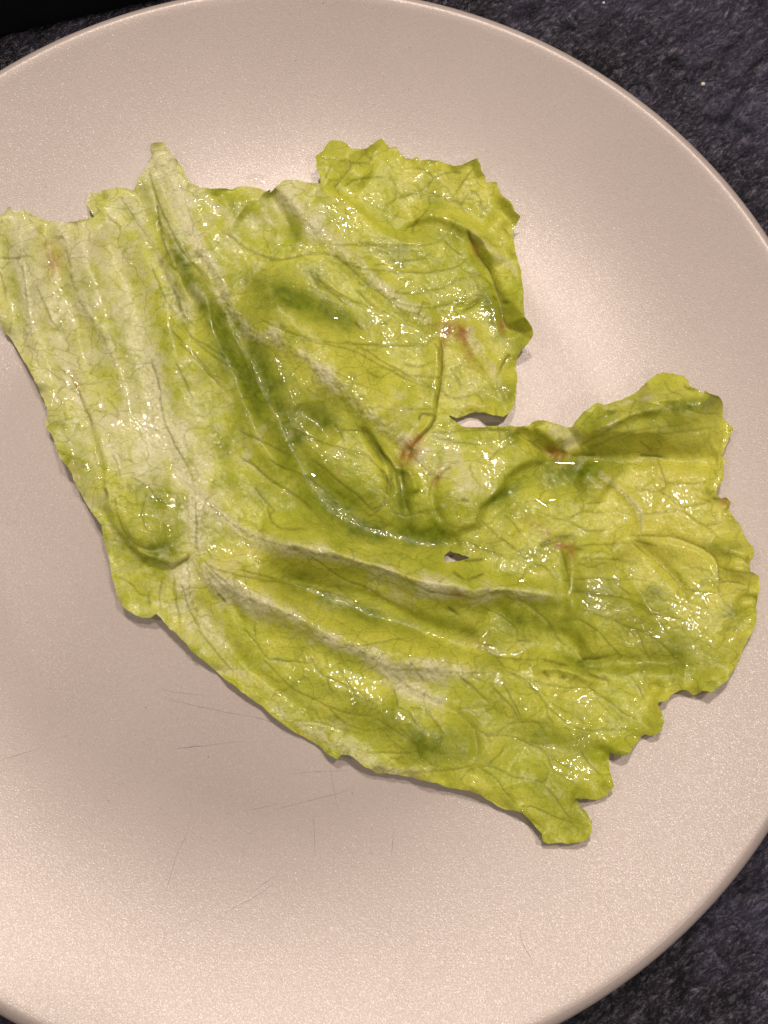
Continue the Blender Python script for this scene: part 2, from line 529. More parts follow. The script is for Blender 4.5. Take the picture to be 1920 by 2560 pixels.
Hh = np.zeros(U.shape)                 # height in millimetres above the plate
ATT = {a: np.zeros(U.shape) for a in ('pale', 'dark', 'yellow', 'brown', 'vein', 'grain')}
RIB = np.zeros(U.shape, int)
RIBV = np.zeros(U.shape)


FS = 1.75


def ridge(s, h, sig, ta=0.15, tb=0.15, skew=0.0):
    global Hh
    L = smooth_line(pts(s), 10)
    h = h * min(1.0, sig / 15.0)
    D, SD, S_ = dist_field(L, sig * 3.2)
    m = D < 1e8
    sg = sig * (1 + skew * SD)
    Hh = Hh + np.where(m, FS * h * np.exp(-0.5 * (D / sg) ** 2) * taper(S_, ta, tb), 0)


def step(s, h, hi_side, wide, edge=3.0, ta=0.12, tb=0.12, rnd=True):
    """one sheet lying over another: high on one side (hi_side +1 right / -1 left of travel), falling away over `wide`"""
    global Hh
    L = smooth_line(pts(s), 7)
    D, SD, S_ = dist_field(L, wide * 1.05)
    m = D < 1e8
    x = D * SD * hi_side               # >0 on high side
    up = 1 / (1 + np.exp(-np.clip((x - edge) / (edge * 0.45), -40, 40)))
    if rnd:
        up = up * np.clip(1 - np.clip(x, 0, None) / wide, 0, 1) ** 1.5 * (0.75 + 0.25 * np.sqrt(np.clip(x / (0.25 * wide), 0, 1)))
    else:
        up = up * np.clip(1 - np.clip(x, 0, None) / wide, 0, 1)
    Hh = Hh + np.where(m, 0.88 * h * up * taper(S_, ta, tb), 0)


def veins(lines, sig, dk, h, tb=0.3, ta=0.05):
    global Hh
    for s in lines:
        L = smooth_line(pts(s), 6)
        L = L + np.stack([fbm(L[:, 0], L[:, 1], 20, 31, 2), fbm(L[:, 0] + 77, L[:, 1], 20, 32, 2)], -1) * 1.5
        D, SD, S_ = dist_field(L, sig * 6)
        m = D < 1e8
        tp = np.where(m, 0.35 + 0.65 * taper(S_, ta, tb), 0)
        e = np.exp(-0.5 * (D / sig) ** 2)
        ATT['vein'] = np.maximum(ATT['vein'], np.where(m, e * tp * dk, 0))
        Hh = Hh + np.where(m, h * np.exp(-0.5 * (D / (sig * 1.5)) ** 2) * tp, 0)


def rib(s, sig, pale, h, idx, line=0.0, ta=0.05, tb=0.2, grain=0.9):
    global Hh
    L = smooth_line(pts(s), 8)
    D, SD, S_ = dist_field(L, sig * 3.2)
    m = D < 1e8
    tp = np.where(m, taper(S_, ta, tb), 0)
    wob = 1 + 0.35 * fbm(U, W, 40, 40 + idx, 2)
    e = np.exp(-0.5 * (D / (sig * wob)) ** 2)
    ATT['pale'] = np.maximum(ATT['pale'], np.where(m, e * tp * pale, 0))
    ATT['grain'] = np.maximum(ATT['grain'], np.where(m, e * tp * grain, 0))
    Hh = Hh + np.where(m, h * np.exp(-0.5 * (D / sig) ** 2) * tp, 0)
    val = np.where(m, e * tp, 0)
    upd = (val > 0.42) & (val > RIBV)
    RIB[upd] = idx
    RIBV[upd] = val[upd]
    if line:
        e2 = np.exp(-0.5 * (D / 2.4) ** 2) * (0.7 + 0.5 * fbm(U, W, 14, 90, 2))
        ATT['vein'] = np.maximum(ATT['vein'], np.where(m, e2 * tp * line, 0))


def blob(ch, x, y, rx, ry, a, amt):
    ca, sa = math.cos(math.radians(a)), math.sin(math.radians(a))
    dx, dy = U - x, W - y
    p = (dx * ca + dy * sa) / rx
    q = (-dx * sa + dy * ca) / ry
    e = np.exp(-0.5 * (p * p + q * q) * 2.0)
    if ch == 'h':
        global Hh
        Hh = Hh + amt * e
    else:
        e = e * (1 + 0.35 * fbm(U, W, 45, int(x) % 97, 3))
        ATT[ch] = ATT[ch] + amt * np.clip(e, 0, 1.2)


# --- overall lie of the leaf
Hh += 3.8 + 1.2 * fbm(U, W, 210, 51, 2) + 0.45 * fbm(U, W, 80, 52, 2)

# --- big folds
ridge('Z 560,1150 640,1175 720,1185 800,1205 900,1235 990,1265 1060,1280', 4.6, 34)           # crest beneath the deep valley
step('D 520,1030 640,1068 760,1092 860,1112 960,1142 1060,1180 1130,1205 1200,1222 L 620,195 720,175 860,168', 3.6, 1, 75, 3.5, 0.35, 0.2)
ridge('Z 470,640 505,720 545,800 580,880 620,960 670,1040 730,1100 800,1150 900,1180 1000,1180', -2.6, 30, 0.1, 0.1)
ridge('Z 540,620 640,700 720,780 800,860 880,940', 2.6, 46)
ridge('Z 420,560 460,660 500,760 540,880 600,1000 660,1090', 2.0, 26, 0.2, 0.2)
ridge('Z 640,880 690,920 720,960', -1.2, 20)
ridge('Z 560,1230 660,1270 760,1300 860,1335 960,1375 1060,1400 1150,1415', -2.8, 22)
ridge('Z 430,1215 520,1260 620,1320 740,1375 860,1420 980,1430', 2.4, 30)
ridge('Z 640,1440 760,1500 860,1520', 1.0, 40)
ridge('Z 400,1270 450,1350 540,1450 660,1540', -1.3, 18)
ridge('Z 480,1265 500,1300 530,1350', -1.2, 9)
ridge('Z 980,1280 1090,1272 1200,1285 1230,1300', 1.8, 18)
ridge('Z 1230,1180 1236,1240 1235,1290 1240,1340', 1.6, 13, 0.05, 0.2)
ridge('Z 1235,1190 1300,1200 1380,1160 1440,1150', 1.2, 22)
ridge('Z 1040,1300 1100,1360 1200,1390 1290,1380', -2.0, 34)
ridge('Z 1240,1400 1310,1350 1390,1300', 2.0, 45)
ridge('Z 1250,1440 1330,1430 1420,1430 1480,1440', -1.2, 16)
ridge('Z 1150,1450 1200,1440 1270,1465 1290,1480', 1.6, 10)
ridge('Z 1060,1490 1120,1520 1200,1560 1280,1590', 0.8, 30)
blob('h', 1085, 1865, 130, 70, 8, 2.8)                                                       # smooth dome low down
blob('h', 1000, 1800, 160, 60, 20, 1.3)
ridge('Z 870,1500 940,1520 1010,1560 1030,1620 1000,1660', -0.8, 9)
ridge('Z 1100,1660 1200,1720 1260,1790', 0.8, 36)
# --- rolled lobe on the left
step('C 380,60 450,180 500,280 540,400 575,520 600,620 608,760 622,880 650,960 700,1040 760,1110 830,1180 900,1222 1000,1238 1070,1214 1110,1182 1165,1150',
     4.2, -1, 130, 5.0, 0.75, 0.12)
blob('h', 370, 1290, 110, 130, 10, 3.0)
ridge('C 660,900 720,1020 800,1100 900,1130 1020,1100', -1.0, 8)
ridge('C 560,650 600,760 640,900', 1.0, 12)
# left strips: lengthwise corrugation
for k, (x0, x1, x2, hgt) in enumerate([(40, 80, 150, 1.2), (110, 175, 250, -1.1), (190, 250, 330, 1.3), (260, 330, 400, -0.9), (330, 410, 460, 1.2)]):
    ridge('X %d,560 %d,760 %d,960 %d,1080' % (x0, x1, x2 - 20, x2 + 10), hgt, 22, 0.1, 0.3)
ridge('A 950,600 980,700 1030,850 1080,980 1140,1080 1200,1180', -2.0, 11, 0.2, 0.2)
ridge('A 870,300 900,420 940,560 980,700 1040,850', 1.2, 14)
ridge('A 1180,800 1240,920 1290,1040 1340,1160 1400,1300 1470,1440', -2.3, 13, 0.2, 0.2)
ridge('B 60,430 110,520 170,620 210,720', -1.9, 16, 0.05, 0.3)
ridge('A 1420,560 1520,620 1640,680', -1.0, 30)
# serrated lobe passes under the pale sheet
step('B 365,380 450,420 540,478 600,520 680,600 740,640 820,668 900,686 985,702 1060,720', 2.4, 1, 90, 3.0, 0.04, 0.3)
ridge('B 925,600 985,562 1060,566 1150,600 1240,645 1340,760 1440,850', 1.5, 13)
blob('h', 1035, 572, 26, 14, -20, -2.2)
ridge('B 1240,660 1290,800 1350,900 1400,1020 1430,1120 1450,1230 1470,1290', -1.8, 8, 0.1, 0.1)
ridge('B 1150,1120 1220,1105 1290,1070', -0.9, 5)
ridge('B 1460,1130 1520,1160 1580,1180 1610,1230 1590,1290', 2.8, 13, 0.15, 0.2)
ridge('B 1460,1250 1530,1240 1580,1260', -1.2, 8)
ridge('B 1440,560 1380,640 1300,720', 0.9, 16)
ridge('B 480,150 560,300 640,360', 0.8, 22)
blob('h', 1290, 480, 60, 40, 45, 1.2)
blob('h', 1300, 770, 40, 120, -10, 1.4)
blob('h', 840, 395, 50, 30, 0, 1.6)
# long crack where the middle sheet overlaps the lobe on the right
step('M 835,300 850,450 845,600 825,740 805,860 800,955 760,1050 700,1110 640,1170 590,1230', 2.0, 1, 60, 2.5, 0.1, 0.1)
step('M 1060,160 1075,300 1150,420 1230,540 1310,680 1390,820 1440,900', 1.2, 1, 60, 6, 0.1, 0.1)
ridge('M 160,1040 240,1140 300,1240 370,1340 400,1440 410,1540 430,1620', -1.8, 7, 0.1, 0.1)
ridge('M 230,1050 300,1160 370,1270 450,1380 500,1450', 0.9, 8)
ridge('M 520,1340 560,1420 600,1520 640,1600', 2.2, 9)
ridge('M 470,1400 500,1480 520,1580 540,1680 560,1800', -1.4, 9)
ridge('M 590,1230 560,1300 520,1380', -1.5, 8)
# middle flap with curled edge over the wet hollow
step('K 235,1345 350,1262 470,1235 520,1150 560,1040 640,985 715,905 770,800 860,742 960,705 1060,690', 3.4, -1, 150, 4.5, 0.18, 0.12)
ridge('M 820,1460 780,1540 770,1640 800,1750 860,1850', -1.2, 7)
blob('h', 1130, 1225, 50, 70, 30, 2.0)
ridge('K 820,440 930,500 1030,590 1090,640', -2.4, 10, 0.05, 0.05)
ridge('K 940,350 1040,400 1150,470 1200,560', 1.8, 24, 0.1, 0.2)
ridge('K 1180,580 1150,640 1130,700', -1.6, 9)
# hollow that holds water
blob('h', 1400, 1200, 95, 60, 8, -2.4)
ridge('K 1180,740 1290,880 1350,1020', -0.8, 10)
ridge('K 1320,780 1450,860 1550,930', 1.0, 30)
# raised flap on the right: valley line, then steep face up to a crest
ridge('E 480,694 620,686 800,694 980,688 1150,702 1300,700 1400,712', -1.5, 20, 0.2, 0.05)
ridge('E 520,610 700,600 900,590 1150,580 1380,570', 1.6, 50, 0.3, 0.0)
ridge('E 500,560 590,510 700,470 850,430 1000,420 1150,400 1290,360 1400,400', 3.9, 46, 0.2, 0.02)
ridge('E 560,600 650,540 760,480 900,420 1050,400', 1.5, 10)
ridge('E 640,420 760,400 900,350 1050,350 1200,330', 1.6, 9)
ridge('E 900,290 1050,280 1180,290', 1.5, 36)
ridge('E 600,640 750,590 900,560 1100,560', 0.8, 18)
# outer right wing
ridge('E 860,1180 960,1270 1060,1360 1130,1440 1180,1540', -1.0, 9)
ridge('E 900,1160 1050,1170 1200,1210 1330,1290 1370,1420', -0.8, 7)
ridge('E 1330,1200 1450,1250 1570,1260', 1.5, 14, 0.3, 0.0)
ridge('E 1400,1330 1500,1370 1600,1400', 1.3, 13, 0.3, 0.0)
ridge('N 1360,1190 1450,1210 1540,1215', -2.2, 13, 0.3, 0.0)
blob('h', 1845, 1420, 40, 70, 10, 1.3)
blob('h', 1720, 1330, 90, 120, -20, 1.0)
# frills along the lower right edge
for (x, y, rx, ry, a, am) in [(1650, 1800, 26, 30, 20, 2.2), (1600, 1850, 22, 26, 0, -1.2), (1555, 1875, 30, 18, 20, 2.2), (1500, 1880, 26, 16, 0, -1.6),
                              (1520, 1950, 24, 30, 10, 1.8), (1450, 1990, 20, 16, 0, 2.4), (1470, 2060, 26, 40, 10, 1.8), (1400, 2080, 40, 30, 30, -0.8),
                              (1700, 1740, 30, 26, -20, -1.4), (1640, 1720, 22, 16, 0, -1.8), (1780, 1700, 30, 22, -30, 1.8), (1820, 1610, 26, 40, 20, 1.4)]:
    blob('h', x, y, rx, ry, a, am)

# --- ribs
rib('C 1180,1659 1150,1560 1110,1400 1090,1280 1130,1200 1170,1120 1165,950 1160,820 1120,680 1060,520 980,400 930,260 900,120 '
    'A 870,1400 820,1270 760,1150 700,1010 640,900', 19, 0.75, 0.9, 1, 0.0, 0.1, 0.3)
rib('C 1150,760 1230,840 1290,900 1400,990 1520,1050 D 0,1000 100,1050 230,1095 400,1140 560,1170 680,1205 800,1230 900,1270 1000,1310 1120,1370 '
    '1250,1390 1330,1400 G 430,110 560,70 680,70 820,95 980,100', 15, 0.72, 0.9, 2, 0.62, 0.05, 0.15)
rib('J 470,760 520,860 600,960 700,1060 850,1140 1000,1190 1150,1250 1300,1320 1450,1420 1600,1500 F 1150,400 1300,490 1400,530 1659,530 G 120,535 380,550 620,545', 17, 0.78, 0.8, 3, 0.5, 0.05, 0.1)
rib('J 480,860 400,980 420,1130 480,1280 580,1420 680,1540 F 420,500 500,580 600,650 700,740 800,830 920,900 1050,980 1180,1050 1290,1110 1420,1135 1600,1125 1750,1110', 13, 0.5, 0.5, 4, 0.18, 0.1, 0.15)
rib('B 110,400 150,450 250,560 340,640 440,740 520,800 620,880 720,990 820,1070 920,1130 1000,1190 1050,1215', 16, 0.9, 1.0, 5, 0.0, 0.03, 0.03)
rib('A 1390,1200 1460,1230 1560,1290 B 50,1250 150,1330 300,1430 420,1520 520,1600 D 480,80 620,200 740,300 850,390 940,450 1000,500 1080,590 1150,680 1190,740', 14, 0.72, 0.7, 6, 0.32, 0.03, 0.1)
rib('A 960,200 990,330 1040,430 1090,540 1150,680 1210,800 1280,920 1330,1040 1370,1160 1400,1240', 14, 0.85, 0.9, 7, 0.0, 0.03, 0.1)
rib('M 1060,190 1090,300 1130,400 1200,500 1270,600 1330,720 1370,800', 12, 0.85, 0.9, 8, 0.0, 0.05, 0.3)
rib('F 1380,560 1450,620 1560,680 1659,720 G 100,650 200,700 300,760', 12, 0.7, 0.5, 9, 0.45, 0.05, 0.3)
rib('A 720,440 780,520 850,640 900,740 960,850 1010,960 1060,1060 1110,1160 1200,1240', 12, 0.6, 0.7, 10, 0.3, 0.05, 0.2)
rib('I 200,400 190,600 230,850 260,1050 280,1300 A 200,1350 260,1450', 12, 0.75, 0.8, 11, 0.25, 0.02, 0.3)
rib('I 560,470 660,620 720,850 760,1080 830,1260 950,1440 1060,1600 A 690,1480 720,1580', 10, 0.55, 0.7, 12, 0.5, 0.02, 0.3)
rib('E 640,780 750,860 830,930 900,1020 905,1130 860,1200', 9, 0.72, 0.7, 13, 0.35, 0.05, 0.3, 0.6)
rib('B 1240,650 1320,730 1400,790 1480,850 1540,960 1550,1080', 8, 0.5, 0.5, 14, 0.0, 0.05, 0.3, 0.3)

rib('E 650,400 760,392 880,352 960,345 1060,352', 6, 0.65, 0.5, 15, 0.0, 0.1, 0.3, 0.2)
rib('E 620,585 720,505 850,440 1000,405 1150,385 1250,368', 6, 0.40, 0.4, 16, 0.0, 0.1, 0.3, 0.2)
# --- veins
veins(['E 540,630 680,550 830,470 900,430', 'E 600,640 800,560 1000,520 1200,500', 'E 880,355 850,400 830,480', 'E 640,470 740,440 860,400', 'E 1000,560 1150,545 1350,520',
       'E 1050,250 1080,300 1160,330', 'E 560,500 600,450 640,410', 'E 1150,400 1250,430 1380,440'], 1.8, 0.5, -0.1)
veins(['A 0,820 200,810', 'A 1300,650 1380,700 1450,750 1540,800 1659,830 B 60,830 150,825 230,805 320,790 400,795 460,820 520,870 620,960 700,1020 760,1060',
       'A 880,290 910,400 960,540 1000,620 1060,740 1130,830 1220,920 1290,1010',
       'A 930,580 960,680 1000,800 1040,880 1080,930',
       'A 1080,1200 1140,1290 1230,1340 1320,1400 1400,1470 1500,1560', 'A 1060,1320 1150,1400 1250,1520 1350,1620',
       'A 1380,1260 1430,1380 1500,1540 1560,1640', 'C 1490,0 1520,130 1600,270 1659,330', 'H 1090,1300 1180,1440 1230,1560 1280,1659',
       'C 900,0 940,150 960,300 1000,420 1060,540 1130,660 1160,800', 'C 1160,830 1165,950 1165,1080 1175,1150',
       'C 1040,20 1100,130 1150,230', 'J 910,0 1000,100 1100,180 1220,250 1350,330 1480,430 1600,560',
       'J 1080,0 1180,60 1330,110 1480,220 1659,340', 'D 0,420 130,480 250,540 350,590 400,590', 'D 420,590 520,660 600,730 700,810 780,890 860,950',
       'D 0,570 100,640 180,710 280,770 380,840 470,930 560,1020',
       'J 960,230 1010,310 1060,370 1110,420 1070,450 1090,510 1140,550 1220,580 1320,570', 'D 160,860 180,940 230,990 320,1000 420,1000',
       'D 300,400 420,460 560,510 620,530 700,580', 'D 0,220 60,225 100,215', 'D 560,380 600,440 620,510', 'D 590,415 700,420 760,430',
       'D 0,1240 150,1280 300,1330 450,1360 600,1400 700,1440', 'J 550,870 650,910 760,940 900,970 1050,1000 1250,1030 1450,1070 1659,1140',
       'D 400,1150 500,1220 600,1290 700,1330 820,1390 900,1450', 'D 780,890 850,860 885,840', 'D 860,800 840,870 760,940',
       'D 700,980 800,1000 900,980', 'D 850,1060 850,1000 830,950', 'D 900,700 870,760 890,810',
       'D 930,680 950,760 980,850 1010,920 1010,1020', 'D 1010,920 1080,900 1140,890', 'D 1000,920 930,915 890,900'], 2.1, 0.66, -0.10)
veins(['B 400,795 560,870 700,890 850,905 1000,905 1150,880 1240,820 1290,790', 'B 440,740 600,740 760,745 900,745 1010,735 1080,710 1140,640 1160,600',
       'B 680,860 820,840 950,830 1010,790', 'B 800,1020 900,1030 1050,1010 1200,940 1290,920', 'B 830,1090 950,1110 1080,1105 1200,1060 1330,1040',
       'B 1200,880 1240,905 1290,915 1350,960 1400,1040', 'B 0,1180 150,1250 320,1300 450,1320 600,1330 760,1340 900,1340 980,1330 1020,1290',
       'B 250,1300 400,1330 560,1370 700,1450 800,1500 900,1550 1050,1590', 'B 1030,1320 1060,1360 1060,1420', 'B 850,1440 940,1460 1030,1430',
       'B 340,950 420,1000 500,1050 580,1090 640,1110 700,1120', 'B 560,1000 640,1080 700,1130 760,1150', 'B 300,900 330,960 400,1010',
       'B 440,400 500,330 540,260 500,240 470,260', 'B 500,400 560,360 700,340 780,340', 'B 760,340 800,380 805,460 760,500 730,560',
       'B 800,470 900,440 960,420 1020,360 1010,320 940,290 870,280', 'B 1020,350 1100,320 1200,310', 'B 1130,470 1180,400 1230,330 1290,270',
       'B 970,420 1060,450 1140,470 1190,510 1210,540', 'B 1190,500 1240,440 1300,430', 'B 540,260 640,250 680,180 720,150', 'B 420,270 380,360',
       'B 1000,450 1000,520 930,600 850,660', 'B 830,540 780,600', 'B 1240,420 1300,450 1310,540', 'B 1440,640 1480,690 1500,700',
       'B 1360,960 1420,1020 1440,1080', 'B 1100,720 1180,790 1240,790', 'M 700,0 620,200', 'M 0,340 140,360 300,370 450,385 600,385 720,375 780,310',
       'M 140,380 260,440 360,510 480,570 600,650 720,700 810,750', 'M 600,640 720,640 840,640 940,620 980,560 1040,480', 'M 820,740 900,800 1000,810 1100,780 1180,765 1240,740',
       'M 1130,770 1170,810 1180,860', 'M 940,620 980,670 1000,740', 'M 240,600 330,640 420,600 520,560', 'M 560,900 700,910 800,905',
       'M 0,1260 120,1270 220,1290 330,1400 380,1440', 'M 740,1100 900,1100 1100,1060 1300,1080 1500,1100', 'M 760,1120 860,1160 1000,1180 1150,1200 1300,1160',
       'M 1220,1340 1310,1250 1400,1220', 'M 600,1300 700,1400 780,1480', 'M 1290,900 1330,1200'], 1.9, 0.58, -0.08)
veins(['K 1160,700 1210,780 1280,860 1320,970 1360,1030 1345,1090 1280,1130 1225,1160 1130,1150 1050,1120 960,1080', 'K 1225,1160 1300,1210 1400,1250 1540,1250',
       'K 1345,1095 1500,1105 1530,1120', 'K 1360,1030 1450,1020 1540,1010', 'K 700,1120 780,1190 860,1310', 'K 520,1170 640,1290 760,1380 830,1430',
       'K 400,1340 500,1400 620,1440 720,1480', 'K 300,430 450,420 620,420 780,430', 'K 0,1090 60,1110 120,1080 200,1060',
       'E 830,1160 900,1160 960,1160 1100,1165 1220,1210 1330,1270 1360,1340 1370,1440 1365,1490 1410,1570 1500,1610',
       'E 850,1200 930,1260 1030,1340 1110,1420 1160,1490 1190,1570 1210,1640', 'E 1165,1480 1260,1495 1360,1500', 'E 910,1030 1010,1020 1150,1020 1240,1080 1300,1110 1350,1160 1400,1180',
       'E 1010,890 1100,950 1160,1010', 'E 1000,690 1020,760 1050,850 1010,890 900,885 820,870', 'E 1150,1000 1240,980 1330,950', 'E 1050,850 1200,855 1290,840',
       'E 900,600 960,650 985,690', 'E 620,580 700,560', 'E 1300,1110 1300,1100 1380,1090', 'E 1360,1340 1450,1370 1560,1380', 'E 1370,1440 1420,1430 1520,1450',
       'E 500,1235 600,1215 720,1210 850,1205', 'E 440,1240 460,1340 480,1440 490,1540', 'E 490,1420 620,1415 780,1420 900,1420', 'E 490,1490 620,1500 760,1520 870,1550 970,1600 1100,1640',
       'E 750,1430 830,1500 860,1530', 'E 600,1300 740,1300 830,1310', 'E 270,1330 330,1345 380,1390 410,1420', 'E 180,1430 250,1350 270,1330', 'E 540,1330 620,1345 700,1320',
       'E 300,1215 400,1190 520,1165', 'E 540,980 560,1010 480,1060', 'E 560,1015 640,1020', 'E 870,1190 1000,1220',
       'G 0,880 60,940 110,1000 120,1060 150,1085', 'G 150,770 220,840 260,900 290,930', 'G 330,770 400,840 440,890 460,950 455,1030 445,1085 380,1110 260,1130 0,1145',
       'G 460,890 520,920 600,920 690,935 760,970 860,1020 890,1080 920,1130 1030,1180', 'G 570,910 640,860 720,840 880,850', 'G 620,620 660,700 710,800 720,830',
       'G 370,590 430,640 500,700 530,740', 'G 540,620 600,690', 'G 340,760 430,755 530,745', 'G 740,580 800,650 870,740 940,800 1040,870 1150,890 1380,890',
       'G 870,740 880,800 910,860', 'G 640,545 740,580 840,610 980,635 1110,635 1160,590', 'G 1120,640 1180,680 1260,740 1340,800 1440,840', 'G 570,450 600,500 630,540',
       'G 450,400 520,420 570,450 660,465 820,475', 'G 700,105 800,180 880,250 930,340 1010,410 1080,460', 'G 480,160 580,200 660,260 695,310 690,360', 'G 690,360 780,370',
       'G 1020,60 1150,80 1300,100 1420,160 1490,200 1540,260', 'G 1090,180 1220,220 1350,280 1400,300 1440,400 1480,480 1500,540', 'G 1390,290 1500,340 1600,430 1659,480',
       'G 1060,230 1160,290 1240,380 1340,480', 'G 1370,570 1410,640 1440,700', 'G 1470,200 1520,210 1659,230', 'G 450,1100 560,1110 640,1150 700,1175 790,1185', 'G 450,1100 560,1170 620,1250 690,1330',
       'G 700,1340 800,1350 900,1400 1020,1440', 'G 860,1220 930,1310 1010,1410', 'G 520,1100 600,1020 620,970', 'G 800,1190 860,1190 880,1130', 'G 760,960 830,975 930,970',
       'G 700,1345 740,1400 860,1480', 'G 890,1040 960,1090 1010,1110', 'G 350,1190 420,1120 460,1110', 'G 960,1150 1040,1210', 'G 1080,1020 1130,1100 1200,1170',
       'F 500,290 560,360 610,430 640,460', 'F 870,430 910,500 960,560 1060,610 1180,670 1250,740', 'F 660,470 780,480 900,495', 'F 620,480 700,560 780,640 900,700 1000,750 1130,790 1250,805 1330,770 1400,765',
       'F 990,590 1010,650 1040,680', 'F 1385,640 1400,700 1405,760', 'F 1000,760 1100,850 1240,900', 'F 1280,820 1400,900 1500,970 1540,1040 1570,1090', 'F 1190,390 1350,360 1440,345 1490,340',
       'F 1560,590 1480,480 1500,360', 'F 1170,700 1060,520 1080,480', 'F 560,260 570,350', 'F 230,300 330,420 450,560', 'F 1220,1020 1400,1025 1540,1020',
       'F 760,820 950,850 1120,900', 'F 90,0 80,80 120,220', 'F 130,30 170,160 230,280',
       'C 860,740 910,780 930,820 980,845 1040,830 1060,810', 'C 870,790 850,860 850,940 870,1000 930,1020 950,1000', 'C 690,830 700,920 740,1020 800,1090 870,1120 960,1120 1050,1060',
       'C 960,1310 945,1400 955,1480', 'C 700,1290 780,1330 830,1390 900,1390', 'C 1030,1290 1040,1400 1060,1500 1070,1600', 'C 780,690 860,740', 'C 670,560 700,640 715,710',
       'C 350,40 430,110 480,220 520,310', 'C 460,190 500,280 540,360 550,430', 'C 1200,1180 1290,1280 1400,1360', 'C 1000,1440 960,1430', 'C 880,1390 885,1470',
       'L 150,1380 230,1420 330,1560', 'L 400,1400 450,1500 560,1620', 'L 690,1160 790,1240 900,1350', 'L 910,1190 1000,1290 1100,1400 1160,1500', 'L 250,1390 420,1400',
       'I 0,950 40,1100 60,1250', 'I 230,870 260,1100 290,1330', 'I 380,1100 450,1250 540,1450 620,1580', 'I 1100,350 1180,430 1230,480', 'I 1250,180 1350,320 1450,480 1560,640',
       'I 120,1480 100,1580', 'H 430,730 500,900 560,1020 650,1130', 'H 600,1250 700,1360 820,1490 950,1640', 'H 770,1330 900,1430 1010,1510 1090,1560', 'H 690,520 740,650 830,760 930,880'], 1.9, 0.58, -0.08)
# darker creases and torn lines
veins(['M 835,330 850,450 848,600 828,740 805,860 800,950', 'M 800,955 760,1050 700,1110 640,1170', 'M 670,950 740,950 795,960', 'M 665,960 655,1000', 'M 1060,70 1110,40 1150,10',
       'M 170,1070 250,1180 320,1280 380,1360', 'M 290,1180 350,1270 430,1370 480,1460', 'M 380,1440 400,1520 420,1600', 'M 330,1400 380,1440',
       'M 920,1390 860,1420 820,1460 790,1510', 'M 510,1360 520,1450 540,1560', 'M 1320,50 1340,120 1370,200', 'M 1350,20 1410,25',
       'B 1230,640 1250,720 1290,800 1360,900 1400,1000 1420,1090 1440,1180', 'B 1380,1040 1420,1080 1470,1080', 'B 1300,1060 1260,1100 1200,1130',
       'B 320,930 380,980 450,1040 510,1080', 'B 560,1200 590,1220 620,1240', 'B 1480,1390 1440,1450 1410,1500',
       'L 560,550 610,590 670,630', 'L 720,330 790,310 860,280', 'L 610,260 660,300 700,330', 'L 700,170 780,170 880,160', 'L 1380,1000 1430,1010 1500,1030 1560,1040', 'L 860,870 930,880',
       'G 1050,490 1100,468 1180,465 1240,450', 'G 850,540 870,560 890,585', 'G 850,475 930,490 990,510', 'G 950,570 985,580', 'G 1110,550 1180,580 1240,600', 'K 350,985 380,1005 410,1008',
       'K 820,440 920,510 1010,580 1060,610', 'K 1260,620 1350,625', 'K 1000,1375 1060,1350 1120,1330', 'K 1120,1310 1200,1300 1270,1300', 'E 900,683 980,690 1060,697',
       'E 540,682 640,686', 'E 510,1240 560,1240', 'A 930,500 945,600 975,720', 'A 1010,850 1050,890', 'C 1060,1215 1110,1185 1130,1165', 'C 620,760 640,820', 'H 650,960 670,1060 700,1120',
       'C 1290,1385 1340,1440', 'B 930,600 905,640 900,670'], 2.9, 0.9, -0.30, 0.25)
# frayed little stub on the right edge
veins(['N 1110,180 1170,190 1230,180 1290,215 1240,290 1200,290', 'E 1160,270 1190,290 1240,292', 'E 1290,300 1330,330 1380,350'], 3.0, 0.8, 0.0)

